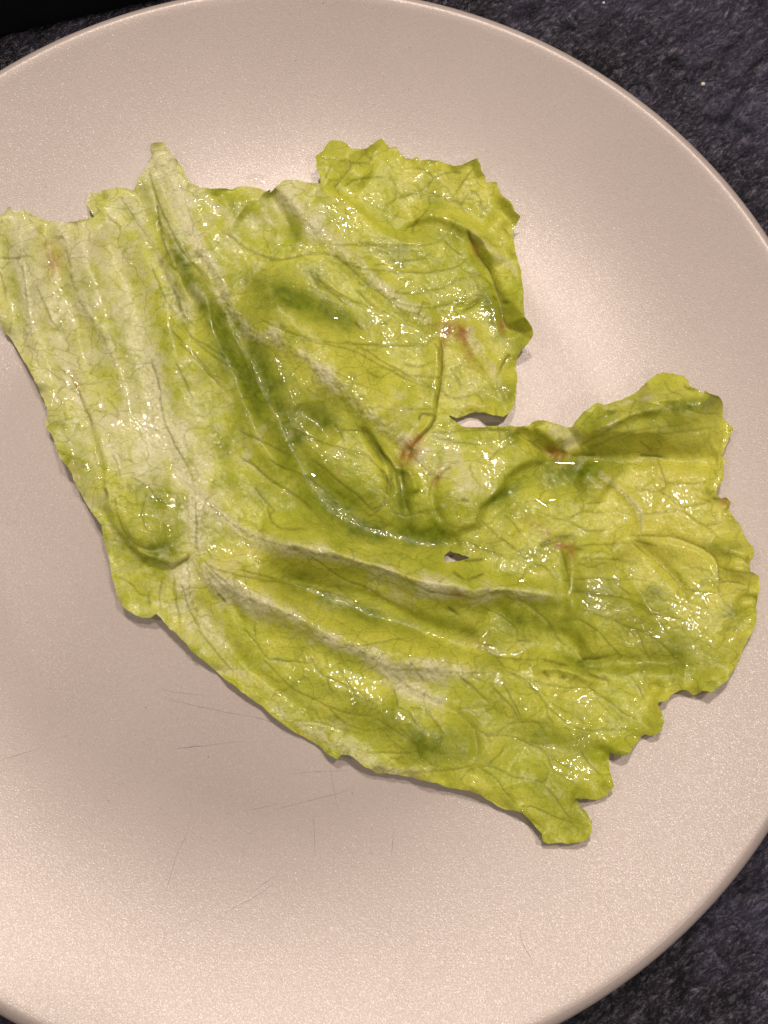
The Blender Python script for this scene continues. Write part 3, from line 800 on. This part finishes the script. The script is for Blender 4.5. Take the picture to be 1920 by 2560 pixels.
# --- tone: pigment, water soaked patches, and shade of folds and flap painted as dark
for t in [('pale', 60, 680, 110, 260, -8, .65), ('pale', 250, 700, 170, 330, -20, .40), ('pale', 405, 420, 80, 110, -15, .75), ('pale', 330, 880, 90, 330, -20, .30),
          ('pale', 150, 1000, 60, 260, -18, .35), ('pale', 330, 1090, 60, 110, -15, .55), ('pale', 500, 1200, 60, 180, -15, .35), ('pale', 720, 480, 90, 60, 10, .65),
          ('pale', 560, 560, 140, 90, 30, .42), ('pale', 520, 1000, 90, 60, 30, .30), ('pale', 600, 1130, 90, 50, 30, .28), ('pale', 820, 560, 110, 40, 35, .35),
          ('pale', 980, 1010, 80, 40, 42, .50), ('pale', 1100, 1150, 60, 50, 40, .70), ('pale', 1170, 1240, 60, 60, -10, .65), ('pale', 1395, 1080, 50, 26, 35, .7),
          ('pale', 1310, 1290, 90, 28, 30, .35), ('pale', 1450, 1090, 26, 40, 0, .3), ('pale', 950, 1470, 110, 26, 14, .3), ('pale', 1000, 1700, 90, 30, 25, .35), ('pale', 1060, 1720, 80, 40, 20, .35),
          ('pale', 590, 1500, 130, 40, 28, .30), ('pale', 480, 1560, 60, 130, -35, .25), ('pale', 1180, 990, 60, 90, -32, .30), ('pale', 1560, 1215, 40, 30, 20, .2),
          ('pale', 215, 480, 60, 40, 0, .55), ('pale', 1075, 1450, 50, 24, 20, .5), ('pale', 1150, 1110, 120, 60, 5, .22), ('pale', 440, 1800, 10, 10, 0, 0),
          ('yellow', 1720, 1300, 240, 230, 10, .95), ('yellow', 1150, 450, 220, 130, 20, .45), ('yellow', 870, 900, 260, 160, 35, .35), ('yellow', 760, 1500, 330, 90, 22, .42),
          ('yellow', 1320, 1650, 260, 80, 10, .30), ('yellow', 1250, 1340, 120, 60, 20, .35), ('yellow', 1200, 930, 90, 110, 0, .45), ('yellow', 1660, 1120, 160, 70, -15, .45),
          ('yellow', 1640, 1760, 90, 50, -30, .5), ('yellow', 580, 1420, 120, 50, 30, .4), ('yellow', 1840, 1550, 60, 120, 10, .35), ('yellow', 130, 640, 90, 70, 40, .3),
          ('dark', 770, 760, 170, 38, 22, .85), ('dark', 600, 870, 60, 170, -32, .70), ('dark', 690, 1050, 75, 190, -32, .65), ('dark', 800, 1040, 36, 75, -40, .55),
          ('dark', 690, 740, 70, 60, 0, .4), ('dark', 850, 1230, 150, 55, 25, .50), ('dark', 480, 700, 22, 130, -25, .65), ('dark', 420, 560, 20, 120, -18, .35), ('dark', 445, 745, 14, 60, -20, .6),
          ('dark', 150, 800, 36, 70, -20, .55), ('dark', 130, 650, 26, 60, -15, .25), ('dark', 330, 900, 24, 80, -15, .45), ('dark', 180, 950, 28, 90, -18, .35),
          ('dark', 390, 1250, 70, 110, -15, .45), ('dark', 350, 1370, 110, 42, 25, .55), ('dark', 430, 1370, 36, 40, 0, .35), ('dark', 545, 1120, 55, 26, 25, .45), ('dark', 640, 1230, 80, 26, 20, .35),
          ('dark', 740, 1440, 150, 26, 14, .35), ('dark', 880, 1520, 200, 26, 20, .75), ('dark', 1000, 1338, 170, 24, 6, .85), ('dark', 860, 1290, 90, 24, 28, .6), ('dark', 1090, 1330, 60, 20, -10, .5),  # shade of the deep valley painted in along with the pigment
          ('dark', 1010, 1230, 22, 90, -5, .5), ('dark', 950, 1120, 14, 60, -30, .5), ('dark', 1120, 1560, 130, 26, 18, .5), ('dark', 1320, 1555, 110, 50, 10, .60),
          ('dark', 1060, 1830, 170, 60, 10, .45), ('dark', 1090, 1880, 90, 44, -10, .45), ('dark', 890, 1750, 70, 22, 20, .45), ('dark', 1360, 1840, 70, 34, 10, .45), ('dark', 1250, 1760, 90, 40, 20, .28),
          ('dark', 1460, 1880, 60, 26, 20, .45), ('dark', 1550, 1670, 130, 22, 0, .50), ('dark', 1450, 1655, 60, 14, 20, .6), ('dark', 1480, 1490, 120, 60, 15, .42), ('dark', 1640, 1480, 26, 20, 10, .45),
          ('dark', 1700, 1640, 130, 50, 20, .42), ('dark', 1640, 1560, 170, 60, 15, .28), ('dark', 1400, 1180, 90, 50, 5, .65), ('dark', 1500, 1160, 110, 34, -5, .50), ('dark', 1640, 1070, 130, 55, -8, .55),  # the flap's shadow below its valley line is painted here too
          ('dark', 1740, 1010, 90, 22, -12, .5), ('dark', 1520, 1040, 100, 18, -30, .35), ('dark', 1250, 1240, 60, 13, -30, .75), ('dark', 1080, 1290, 50, 50, 0, .35), ('dark', 1340, 1380, 60, 18, -20, .35),
          ('dark', 1140, 590, 90, 22, 8, .4), ('dark', 975, 625, 60, 16, 8, .55), ('dark', 1100, 500, 60, 16, 12, .3), ('dark', 1220, 760, 20, 100, -22, .65), ('dark', 1290, 820, 30, 70, -20, .4),
          ('dark', 1265, 985, 36, 34, 0, .45), ('dark', 735, 580, 14, 40, -30, .6), ('dark', 690, 500, 20, 30, -30, .5), ('dark', 620, 530, 90, 26, 22, .35), ('dark', 800, 690, 60, 22, 20, .4),
          ('dark', 1400, 1990, 120, 60, 30, .25), ('dark', 1440, 2040, 50, 60, 0, .28), ('dark', 340, 1560, 30, 60, 0, 0), ('dark', 560, 1340, 30, 12, 30, .3), ('dark', 1840, 1530, 34, 26, 0, .5), ('dark', 1810, 1365, 60, 16, 5, .35),
          ('dark', 540, 1490, 8, 40, -35, .6), ('dark', 1360, 745, 40, 16, 10, .3), ('dark', 1280, 1090, 30, 16, 30, .5), ('dark', 190, 1130, 26, 90, -20, .2), ('dark', 1300, 1430, 60, 14, -20, .3),
          ('brown', 1130, 825, 40, 24, 10, .85), ('brown', 1165, 860, 12, 44, -15, .7), ('brown', 1108, 850, 10, 50, 5, .5), ('brown', 1022, 1128, 22, 34, 35, .95), ('brown', 1045, 1095, 10, 30, 40, .6),
          ('brown', 1090, 1200, 8, 26, 25, .6), ('brown', 1385, 1130, 34, 16, 40, .7), ('brown', 1410, 1130, 24, 10, 0, .5), ('brown', 1350, 1320, 55, 12, 35, .45), ('brown', 1410, 1365, 30, 9, 10, .8), ('brown', 1430, 1380, 10, 24, 0, .6),
          ('brown', 1142, 1485, 22, 9, 15, .85), ('brown', 130, 650, 18, 40, -15, .55), ('brown', 190, 955, 8, 40, -22, .4), ('brown', 190, 1170, 10, 30, -10, .35), ('brown', 1255, 815, 8, 26, -10, .75), ('brown', 1190, 620, 10, 28, -25, .5),
          ('brown', 1295, 935, 6, 16, 0, .3), ('brown', 1195, 1605, 20, 6, 25, .5), ('brown', 1810, 1255, 14, 12, 0, .7), ('brown', 230, 620, 60, 30, 0, .15), ('brown', 1292, 1070, 16, 6, 20, .5), ('brown', 850, 1178, 8, 14, 20, .4)]:
    blob(*t)
TH = np.arctan2(W - 1560, U - 400)
RR = np.hypot(W - 1560, U - 400)
streak = fbm(TH * 520, RR * 0.16, 46, 95, 3, 0.5)
blot = fbm(U, W, 44, 96, 4, 0.6)
fan = np.clip((RR - 200) / 250, 0, 1) * np.clip(1.25 - RR / 1500, 0.2, 1)
ATT['pale'] *= 0.82 * np.clip(0.85 + 0.5 * fan * streak + 0.3 * blot, 0.2, 1.25)
ATT['pale'] += np.clip(0.14 * fan * streak + 0.08 * blot, 0, 1)
ATT['dark'] += np.clip(-0.22 * fan * streak - 0.18 * blot - 0.05, 0, 1)
Hh += 0.22 * fan * streak
# general drift: washed-out towards the torn base on the left, greener to the right
ATT['pale'] += np.clip(0.30 - (U + 0.35 * (1100 - W)) / 2600, 0, 0.3)
ATT['yellow'] += 0.12 + 0.10 * fbm(U, W, 120, 71, 2)
ATT['dark'] = np.clip(ATT['dark'] + 0.10 * fbm(U, W, 70, 72, 3), 0, 1)

# --- small scale relief: blistered tissue between veins, wrinkles across the ribs
for a in ATT:
    ATT[a] = np.clip(ATT[a] * {'dark': 1.08, 'brown': 1.15}.get(a, 1), 0, 1)

# edges: lift a little and wave
IN = inside(OUT, U, W) & ~inside(HOLE, U, W)
Lo = np.vstack([OUT, OUT[:1]])
De, _, Se = dist_field(Lo, 46)
Dh, _, _ = dist_field(np.vstack([HOLE, HOLE[:1]]), 12)
wave = fbm(U, W, 60, 66, 2)
lift = np.where(De < 46, (1 - De / 46) ** 1.5, 0)
Hh = Hh + lift * (0.3 + 2.4 * wave)
Hh = np.where(Hh < 1.3, 0.3 + 1.0 * np.exp((np.minimum(Hh, 1.3) - 1.3) / 1.0), Hh)
Hh = np.where(Hh > 20, 20, Hh)
LIM = 0.35                                # no slope steeper than a soft leaf can hold
for _ in range(60):
    Hh[:, 1:] = np.minimum(Hh[:, 1:], Hh[:, :-1] + LIM)
    Hh[:, :-1] = np.minimum(Hh[:, :-1], Hh[:, 1:] + LIM)
    Hh[1:] = np.minimum(Hh[1:], Hh[:-1] + LIM)
    Hh[:-1] = np.minimum(Hh[:-1], Hh[1:] + LIM)
for _ in range(3):
    Hh[1:-1] = 0.25 * Hh[:-2] + 0.5 * Hh[1:-1] + 0.25 * Hh[2:]
    Hh[:, 1:-1] = 0.25 * Hh[:, :-2] + 0.5 * Hh[:, 1:-1] + 0.25 * Hh[:, 2:]
# small scale relief: blistered tissue between veins, wrinkles across the ribs
Hh += -0.10 * ATT['vein'] + 0.15 * fbm(U, W, 34, 61, 3, 0.5) + (0.05 + 0.17 * ATT['grain']) * fbm(U, W, 11, 62, 2, 0.6)

phi = np.minimum(De, Dh)
phi = np.where(IN, phi, -phi)
q = 0.25 * (np.clip(phi[:-1, :-1], -9, 9) + np.clip(phi[:-1, 1:], -9, 9) + np.clip(phi[1:, :-1], -9, 9) + np.clip(phi[1:, 1:], -9, 9))
keep = q > 0
used = np.zeros(U.shape, bool)
for a, b in ((0, 0), (0, 1), (1, 0), (1, 1)):
    used[a:a + NV - 1, b:b + NU - 1] |= keep
cnt = np.zeros(U.shape, int)
for a, b in ((0, 0), (0, 1), (1, 0), (1, 1)):
    cnt[a:a + NV - 1, b:b + NU - 1] += keep
bnd = used & (cnt < 4)
# snap the border vertices on to the traced outline
PU, PW = U.copy(), W.copy()
bi = np.argwhere(bnd)
bx, by = U[bnd], W[bnd]
segs = np.concatenate([np.stack([OUT, np.roll(OUT, -1, 0)], 1), np.stack([HOLE, np.roll(HOLE, -1, 0)], 1)])
bestd = np.full(len(bx), 1e9)
nx, ny = bx.copy(), by.copy()
for (a, b) in segs:
    L2 = ((b - a) ** 2).sum()
    if L2 < 1e-9: continue
    near = (np.abs(bx - (a[0] + b[0]) / 2) < 12) & (np.abs(by - (a[1] + b[1]) / 2) < 12)
    if not near.any(): continue
    x, y = bx[near], by[near]
    t = np.clip(((x - a[0]) * (b[0] - a[0]) + (y - a[1]) * (b[1] - a[1])) / L2, 0, 1)
    qx, qy = a[0] + t * (b[0] - a[0]), a[1] + t * (b[1] - a[1])
    dd = np.hypot(x - qx, y - qy)
    idx = np.where(near)[0]
    u_ = dd < bestd[idx]
    ii = idx[u_]
    bestd[ii] = dd[u_]
    nx[ii] = qx[u_]
    ny[ii] = qy[u_]
ok = bestd < ST * 1.6
PU[bi[ok, 0], bi[ok, 1]] = nx[ok]
PW[bi[ok, 0], bi[ok, 1]] = ny[ok]

P3 = place(PU, PW, Hh * 0.001)

# vertex normals over the whole sheet, so that the parts join without a seam
du = np.gradient(P3, axis=1)
dv = np.gradient(P3, axis=0)
NRM = np.cross(dv, du)
NRM /= np.linalg.norm(NRM, axis=-1, keepdims=True) + 1e-12
NRM *= np.sign(NRM[..., 2:3])

# which part each face belongs to
part = np.where(RIB > 0, RIB, 0)


def region(poly):
    return inside(pts(poly), U, W)


LOBES = {
    101: ('serrated_lobe', 'B 365,380 450,420 540,478 600,520 680,600 740,640 820,668 900,686 985,702 1060,720 1240,900 1290,1080 1060,1215 M 835,300 850,450 845,600 825,740 805,860 800,955 X 1120,1050 1420,1050 1420,340 780,340'),
    102: ('raised_flap', 'E 400,660 480,690 620,690 800,690 980,692 1150,700 1300,705 1460,700 1500,100 900,100 420,440'),
    103: ('rolled_lobe', 'C 380,60 450,180 500,280 540,400 575,520 600,620 608,760 622,880 650,960 700,1040 760,1110 830,1180 900,1222 1000,1238 1070,1214 1110,1182 1165,1150 1150,900 1080,640 960,400 900,200 860,20 A 800,1350 650,1450 450,1500'),
    104: ('curled_flap', 'K 235,1345 350,1262 470,1235 520,1150 560,1040 640,985 715,905 770,800 860,742 960,705 1060,690 1000,600 880,480 780,400 X 1150,1050 1100,1000 1060,1090 1030,1140 1090,1200'),
}
for pid, (nm, poly) in LOBES.items():
    reg = region(poly)
    part = np.where(reg & (part == 0), pid, part)
fp = part[:-1, :-1]

PLAB = {'serrated_lobe': 'yellow green upper lobe with a toothed edge', 'raised_flap': 'olive flap standing up at the right', 'rolled_lobe': 'puffed lobe rolled over at the left', 'curled_flap': 'pale flap with a curled lower edge', 'midrib': 'pale granular main rib'}
leaf = empty('lettuce_leaf')
tag(leaf, 'large limp wet green lettuce leaf, pale ribbed and browned at the folds, on the plate', 'lettuce leaf')
IDX = np.arange(NU * NV).reshape(NV, NU)
names = {0: 'blade', 1: 'midrib'}
for i in range(2, 17):
    names[i] = 'side_rib'
for pid, (nm, poly) in LOBES.items():
    names[pid] = nm
flatP = P3.reshape(-1, 3)
flatN = NRM.reshape(-1, 3)
bflat = bnd.ravel()
for pid in sorted(set(np.unique(fp[keep]).tolist())):
    sel = keep & (fp == pid)
    jj, ii = np.where(sel)
    if len(jj) < 20: continue
    quad = np.stack([IDX[jj, ii], IDX[jj + 1, ii], IDX[jj + 1, ii + 1], IDX[jj, ii + 1]], -1)
    # boundary edges of the whole leaf belonging to these faces get a thin cut edge below
    sk = []
    for (dj, di, k0, k1) in ((-1, 0, 3, 0), (1, 0, 1, 2), (0, -1, 0, 1), (0, 1, 2, 3)):
        nj, ni = jj + dj, ii + di
        okn = (nj >= 0) & (ni >= 0) & (nj < NV - 1) & (ni < NU - 1)
        nb = np.zeros(len(jj), bool)
        nb[okn] = keep[nj[okn], ni[okn]]
        e = quad[~nb]
        sk.append(np.stack([e[:, k0], e[:, k1]], -1))
    sk = np.concatenate(sk)
    allv, inv = np.unique(quad.ravel(), return_inverse=True)
    Q = inv.reshape(-1, 4)
    Vp = flatP[allv]
    Np = flatN[allv]
    mp = {}
    if len(sk):
        ev = np.unique(sk.ravel())
        pos = np.searchsorted(allv, ev)
        low = flatP[ev] - np.array([0, 0, 0.00045])
        base = len(Vp)
        Vp = np.concatenate([Vp, low])
        Np = np.concatenate([Np, flatN[ev]])
        a = np.searchsorted(allv, sk[:, 0])
        b = np.searchsorted(allv, sk[:, 1])
        al = base + np.searchsorted(ev, sk[:, 0])
        bl = base + np.searchsorted(ev, sk[:, 1])
        Q = np.concatenate([Q, np.stack([b, a, al, bl], -1)])
    o = mesh_obj(names[pid], Vp, Q, M_LEAF, leaf)
    if names[pid] in PLAB: o['label'] = PLAB[names[pid]]
    me = o.data
    for an, arr in ATT.items():
        at = me.attributes.new(an, 'FLOAT', 'POINT')
        vals = arr.reshape(-1)[allv]
        if len(sk): vals = np.concatenate([vals, arr.reshape(-1)[ev]])
        at.data.foreach_set('value', vals.astype(np.float32))
    me.normals_split_custom_set_from_vertices(Np.tolist())


# ------------------------------------------------------------------ water
def sample(u, v):
    i = int(np.clip(round((u - us[0]) / ST), 1, NU - 2))
    j = int(np.clip(round((v - vs[0]) / ST), 1, NV - 2))
    return Hh[j, i], NRM[j, i], bool(IN[j, i])


def dome(nr=5, ns=18):
    V = [(0, 0, 1.0)]
    F = []
    for a in range(1, nr + 1):
        r = a / nr
        z = 1 - r * r
        for b in range(ns):
            t = 2 * math.pi * b / ns
            V.append((r * math.cos(t), r * math.sin(t), z - 0.02 * (a == nr)))
    for b in range(ns):
        F.append((0, 1 + b, 1 + (b + 1) % ns))
    for a in range(nr - 1):
        for b in range(ns):
            p, q_ = 1 + a * ns + b, 1 + a * ns + (b + 1) % ns
            F.append((p, p + ns, q_ + ns, q_))
    return V, F


DV, DF = dome()
dme = bpy.data.meshes.new('water_droplet')
dme.from_pydata(DV, [], DF)
dme.polygons.foreach_set('use_smooth', [True] * len(dme.polygons))
dme.materials.append(M_WATER)


def level(m):
    z = m.to_3x3().col[2].normalized()
    x = (Vector((1, 0, 0)) - z * z.x).normalized()
    y = z.cross(x)
    return Matrix((x, y, z)).transposed().to_4x4()


def drop_matrix(u, v, rx, ry, ang, hh):
    h, nn, inn = sample(u, v)
    if not inn:
        h, nn = 0.0, np.array([0, 0, 1.0])
    p = place(np.array([u]), np.array([v]), np.array([h * 0.001 + (0.00006 if inn else 0)]))[0]
    nn = nn * np.array([0.75, 0.75, 1])
    qz = Vector(nn.tolist()).to_track_quat('Z', 'Y').to_matrix().to_4x4()
    qz = level(qz)
    px = 0.000100
    return Matrix.Translation(Vector(p.tolist())) @ qz @ Matrix.Rotation(math.radians(-ang), 4, 'Z') @ Matrix.Diagonal((rx * px, ry * px, hh * px, 1))


def pool_matrix(u, v, rx, ry, ang, hh):
    """standing water: its surface lies level, a hair above the leaf"""
    h, nn, inn = sample(u, v)
    p = place(np.array([u]), np.array([v]), np.array([h * 0.001 + 0.0002]))[0]
    toc = (CAM - p) / np.linalg.norm(CAM - p)
    tol = (np.array(LB) - p) / np.linalg.norm(np.array(LB) - p)
    up = toc + tol  # halfway between camera and lamp, so the tilt makes the highlight
    qz = Vector(up.tolist()).to_track_quat('Z', 'Y').to_matrix().to_4x4()
    qz = level(qz)
    px = 0.000100
    return Matrix.Translation(Vector(p.tolist())) @ qz @ Matrix.Rotation(math.radians(-ang), 4, 'Z') @ Matrix.Diagonal((rx * px, ry * px, hh * px, 1))


def droplet(u, v, rx, ry, ang, label, group=None, hh=None, pool=False):
    o = bpy.data.objects.new('water_droplet', dme)
    COL.objects.link(o)
    o.matrix_world = (pool_matrix if pool else drop_matrix)(u, v, rx, ry, ang, hh or 0.2 * min(rx, ry))
    tag(o, label, 'water droplet', group)


droplet(637, 446, 30, 19, 8, 'clear round droplet lying alone on the plate above the leaf', hh=4)
droplet(1831, 1311, 14, 32, -28, 'long clear droplet near the outer right edge of the leaf', hh=7)
droplet(783, 1188, 26, 17, 30, 'big bright droplet in the dark green valley at the middle of the leaf', hh=1.2, pool=True)
droplet(1412, 1158, 46, 9, 2, 'long thin streak of water in the hollow below the raised flap', hh=0.7, pool=True)
droplet(1352, 1256, 34, 8, 35, 'slanting streak of water lower left in the hollow', hh=0.7, pool=True)
droplet(1380, 1250, 24, 12, -8, 'short blot of water in the middle of the dark hollow', hh=0.9, pool=True)
droplet(1305, 1452, 22, 10, -10, 'wide droplet right of the browned rib junction', hh=0.8, pool=True)
droplet(1645, 1592, 22, 13, 12, 'oval droplet with a double glint on the right wing of the leaf', hh=1.0, pool=True)
droplet(1437, 1725, 15, 11, -25, 'droplet beside the torn dark spots low on the right wing', hh=4)
droplet(1455, 1846, 16, 20, 30, 'droplet in the crumpled green patch near the lower right frill', hh=4)
droplet(840, 795, 20, 10, 5, 'rectangular looking droplet on the dark green band under the upper rib', hh=0.8, pool=True)
droplet(1490, 1154, 15, 8, 5, 'small droplet right of the long streak of water', hh=0.7, pool=True)
droplet(1842, 1335 + 240, 14, 8, 60, 'droplet close to the lower right rim of the leaf', hh=3)
droplet(1230, 1104, 14, 12, 0, 'bright droplet on the pale curled flap', hh=4)
BE = pts('I 210,440 595,610 950,1045 975,1090 630,1455 750,1440 585,1185 665,1155 600,1325 685,1290 1075,1240 1140,1320 1330,860 1000,975 1085,1085 1110,155 320,1430 185,910 1240,1395 '
         'A 835,360 850,410 1130,1285 1475,1190 1100,860 1120,915 940,1160 1145,1120 1540,1370 1250,1330 550,1110 C 400,480 870,740 1450,505 910,815 985,1045 1000,990 1060,585 1480,1100 '
         'B 485,485 495,690 335,990 410,1175 590,1245 615,1290 785,1470 545,1515 830,855 895,960 960,1000 1240,530 480,210 855,1530 1010,1575 820,1200 '
         'D 30,505 440,690 430,940 905,45 665,90 1130,155 1150,210 1100,250 1065,315 970,310 460,295 400,160 435,205 1195,380 890,730 700,545 850,975 1070,790 55,1100 610,1210 530,1030 '
         'F 565,215 490,220 730,265 780,320 845,405 835,215 660,240 460,385 540,405 1410,590 1560,580 G 320,400 275,725 800,645 1130,85 1110,140 1640,425 1430,625 1150,965 1470,275 1350,1000 975,1490 1230,405 '
         'E 115,600 970,805 975,740 230,1020 160,1050 860,1370 610,1510 590,1560 1320,1440 720,865 1380,735 J 80,905 230,965 910,710 1200,1370 L 1195,1360 620,890 1285,1230 1010,1190 340,270 470,300')
AREAS = [(60, 620, 'on the pale far left strip of the leaf'), (200, 720, 'on the ribbed left part of the leaf'), (360, 560, 'below the tall torn tip of the leaf'),
         (420, 800, 'beside the dark streak left of the middle'), (300, 1130, 'above the rolled lobe on the left'), (400, 1330, 'on the rolled lobe on the left'),
         (640, 820, 'at the head of the dark green valley'), (620, 1110, 'on the green slope right of the rolled lobe'), (850, 600, 'on the upper pale rib'),
         (890, 820, 'on the yellow green panel left of the long crack'), (1030, 700, 'above the browned patch near the serrated lobe'), (1180, 520, 'on the serrated upper lobe'),
         (1090, 920, 'right of the long crack'), (780, 1180, 'in the dark green valley at the middle'), (930, 1150, 'beside the dark torn creases'), (1180, 1230, 'on the pale curled flap'),
         (900, 1420, 'on the long rib below the dark valley'), (650, 1550, 'on the lower left slope of the leaf'), (1060, 1680, 'where the two lower ribs meet'),
         (1340, 1290, 'in the wet hollow below the raised flap'), (1650, 1180, 'just below the raised flap on the right'), (1500, 1480, 'at the middle of the right wing'),
         (1770, 1450, 'on the outer right wing of the leaf'), (1330, 1720, 'on the lower right part of the leaf'), (1480, 1900, 'on the lower right frill'), (850, 460, 'on the clipped top corner left of the serrated lobe')]
for i, (u, v) in enumerate(BE):
    r_ = rng.uniform(7, 13)
    ar = min(AREAS, key=lambda t: (t[0] - u) ** 2 + (t[1] - v) ** 2)[2]
    droplet(u, v, r_ * rng.uniform(1.0, 1.5), r_, rng.uniform(20, 80), 'tiny clear water bead ' + ar, 'tiny water beads ' + ar, hh=r_ * 0.15)

# fine dew between them: too many to count, one object
VV, FF = [], []
dv0, df0 = dome(3, 8)
dv0 = np.array(dv0)
nb_ = 0
off = 0
cl = fbm(U, W, 90, 81, 3)
while nb_ < 650:
    u, v = rng.uniform(0, 1890), rng.uniform(350, 2110)
    h, nn, inn = sample(u, v)
    if not inn: continue
    i = int((u - us[0]) / ST)
    j = int((v - vs[0]) / ST)
    dens = 0.25 + 0.75 * ATT['grain'][j, i] + 0.5 * max(0, cl[j, i])
    if rng.random() > dens: continue
    r_ = rng.uniform(2.2, 5.0)
    Mx = np.array(drop_matrix(u, v, r_ * rng.uniform(1, 1.6), r_, rng.uniform(20, 80), r_ * 0.2))
    VV.append((dv0 @ Mx[:3, :3].T) + Mx[:3, 3])
    FF += [tuple(a + off for a in f) for f in df0]
    off += len(dv0)
    nb_ += 1
o = bpy.data.meshes.new('dew')
o.from_pydata(np.concatenate(VV).tolist(), [], FF)
o.polygons.foreach_set('use_smooth', [True] * len(o.polygons))
o.materials.append(M_WATER)
do = bpy.data.objects.new('dew', o)
COL.objects.link(do)
tag(do, 'fine dew of specks of water over the whole lettuce leaf', 'dew', kind='stuff')

# ------------------------------------------------------------------ crumbs on the worktop


def table_at(u, v, z=0.0):
    d = ray(np.array([float(u)]), np.array([float(v)]))[0]
    t = (z - CAM[2]) / d[2]
    return Vector((CAM[0] + d[0] * t, CAM[1] + d[1] * t, z))


M_CRUMB = mat_simple('white_crumb', (0.75, 0.72, 0.66), 0.7, 3000, 0.3)


def crumb(u, v, r, seed, label):
    import bmesh
    bm = bmesh.new()
    bmesh.ops.create_icosphere(bm, subdivisions=2, radius=r)
    q = random.Random(seed)
    for vt in bm.verts:
        vt.co *= q.uniform(0.75, 1.2)
        vt.co.z *= 0.7
    me = bpy.data.meshes.new('crumb')
    bm.to_mesh(me)
    bm.free()
    me.materials.append(M_CRUMB)
    ob = bpy.data.objects.new('crumb', me)
    COL.objects.link(ob)
    ob.location = table_at(u, v, r * 0.5)
    tag(ob, label, 'crumb')


crumb(1757, 210, 0.00062, 1, 'white crumb on the dark worktop right of the plate rim')
crumb(1509, 7, 0.00042, 2, 'smaller white crumb on the worktop at the top edge of the photo')

# ------------------------------------------------------------------ red thing cut off by the corner; a black slab stands in for its shadow
M_BLK = mat_simple('matt_black', (0.006, 0.006, 0.008), 0.55, 900, 0.5)
M_RED = mat_simple('dark_red', (0.22, 0.006, 0.004), 0.4, 300, 0.4)
corner_item = empty('corner_item')
tag(corner_item, 'dark red thing cut off by the top left corner, its shadow a black slab', 'corner_item')


def prism(name, P, z0, z1, bev, mat, parent):
    m = len(P)
    c = Vector((sum(p[0] for p in P) / m, sum(p[1] for p in P) / m))
    ins = [c + (Vector(p) - c) * (1 - bev / (Vector(p) - c).length) for p in P]
    V = [(x, y, z0) for x, y in P] + [(x, y, z1 - bev) for x, y in P] + [(p.x, p.y, z1) for p in ins]
    F = [tuple(range(m))[::-1]] + [tuple(range(2 * m, 3 * m))]
    for k_ in (0, m):
        F += [(k_ + i, k_ + (i + 1) % m, k_ + m + (i + 1) % m, k_ + m + i) for i in range(m)]
    me = bpy.data.meshes.new(name)
    me.from_pydata(V, [], F)
    me.materials.append(mat)
    ob = bpy.data.objects.new(name, me)
    COL.objects.link(ob)
    ob.parent = parent


a_, b_ = table_at(-260, 150), table_at(560, -40)
d_ = (b_ - a_).normalized()
n_ = Vector((-d_.y, d_.x, 0))
q_ = [a_, b_, b_ + n_ * 0.16, a_ + n_ * 0.16]
prism('shadow_slab', [(p.x, p.y) for p in q_], 0.0, 0.016, 0.002, M_BLK, corner_item)  # black slab laid where the corner is only in shadow
q_ = [a_ + n_ * 0.0120, b_ + n_ * 0.0120, b_ + n_ * 0.05, a_ + n_ * 0.05]
prism('red_strip', [(p.x, p.y) for p in q_], 0.0161, 0.0175, 0.0006, M_RED, corner_item)

# ------------------------------------------------------------------ the phone that takes the picture, right above the lens
M_PH = mat_simple('phone_glass', (0.02, 0.02, 0.022), 0.25, 50, 0.1)
ph = empty('phone')
ph.matrix_world = cam.matrix_world
tag(ph, 'black phone held flat above the plate, just out of the picture', 'phone')


def slab(name, x0, x1, y0, y1, z0, z1, r, mat, parent):
    P = []
    for cx, cy, a0 in ((x1 - r, y1 - r, 0), (x0 + r, y1 - r, 90), (x0 + r, y0 + r, 180), (x1 - r, y0 + r, 270)):
        for q in range(6):
            a = math.radians(a0 + q * 18)
            P.append((cx + r * math.cos(a), cy + r * math.sin(a)))
    m = len(P)
    V = [(x, y, z0) for x, y in P] + [(x, y, z1) for x, y in P]
    F = [tuple(range(m))[::-1], tuple(range(m, 2 * m))] + [(i, (i + 1) % m, m + (i + 1) % m, m + i) for i in range(m)]
    me = bpy.data.meshes.new(name)
    me.from_pydata(V, [], F)
    me.materials.append(mat)
    ob = bpy.data.objects.new(name, me)
    COL.objects.link(ob)
    ob.parent = parent


slab('phone_body', -0.064, 0.012, -0.145, 0.014, 0.004, 0.012, 0.009, M_PH, ph)
slab('camera_bump', -0.016, 0.009, -0.020, 0.010, 0.002, 0.004, 0.006, M_PH, ph)
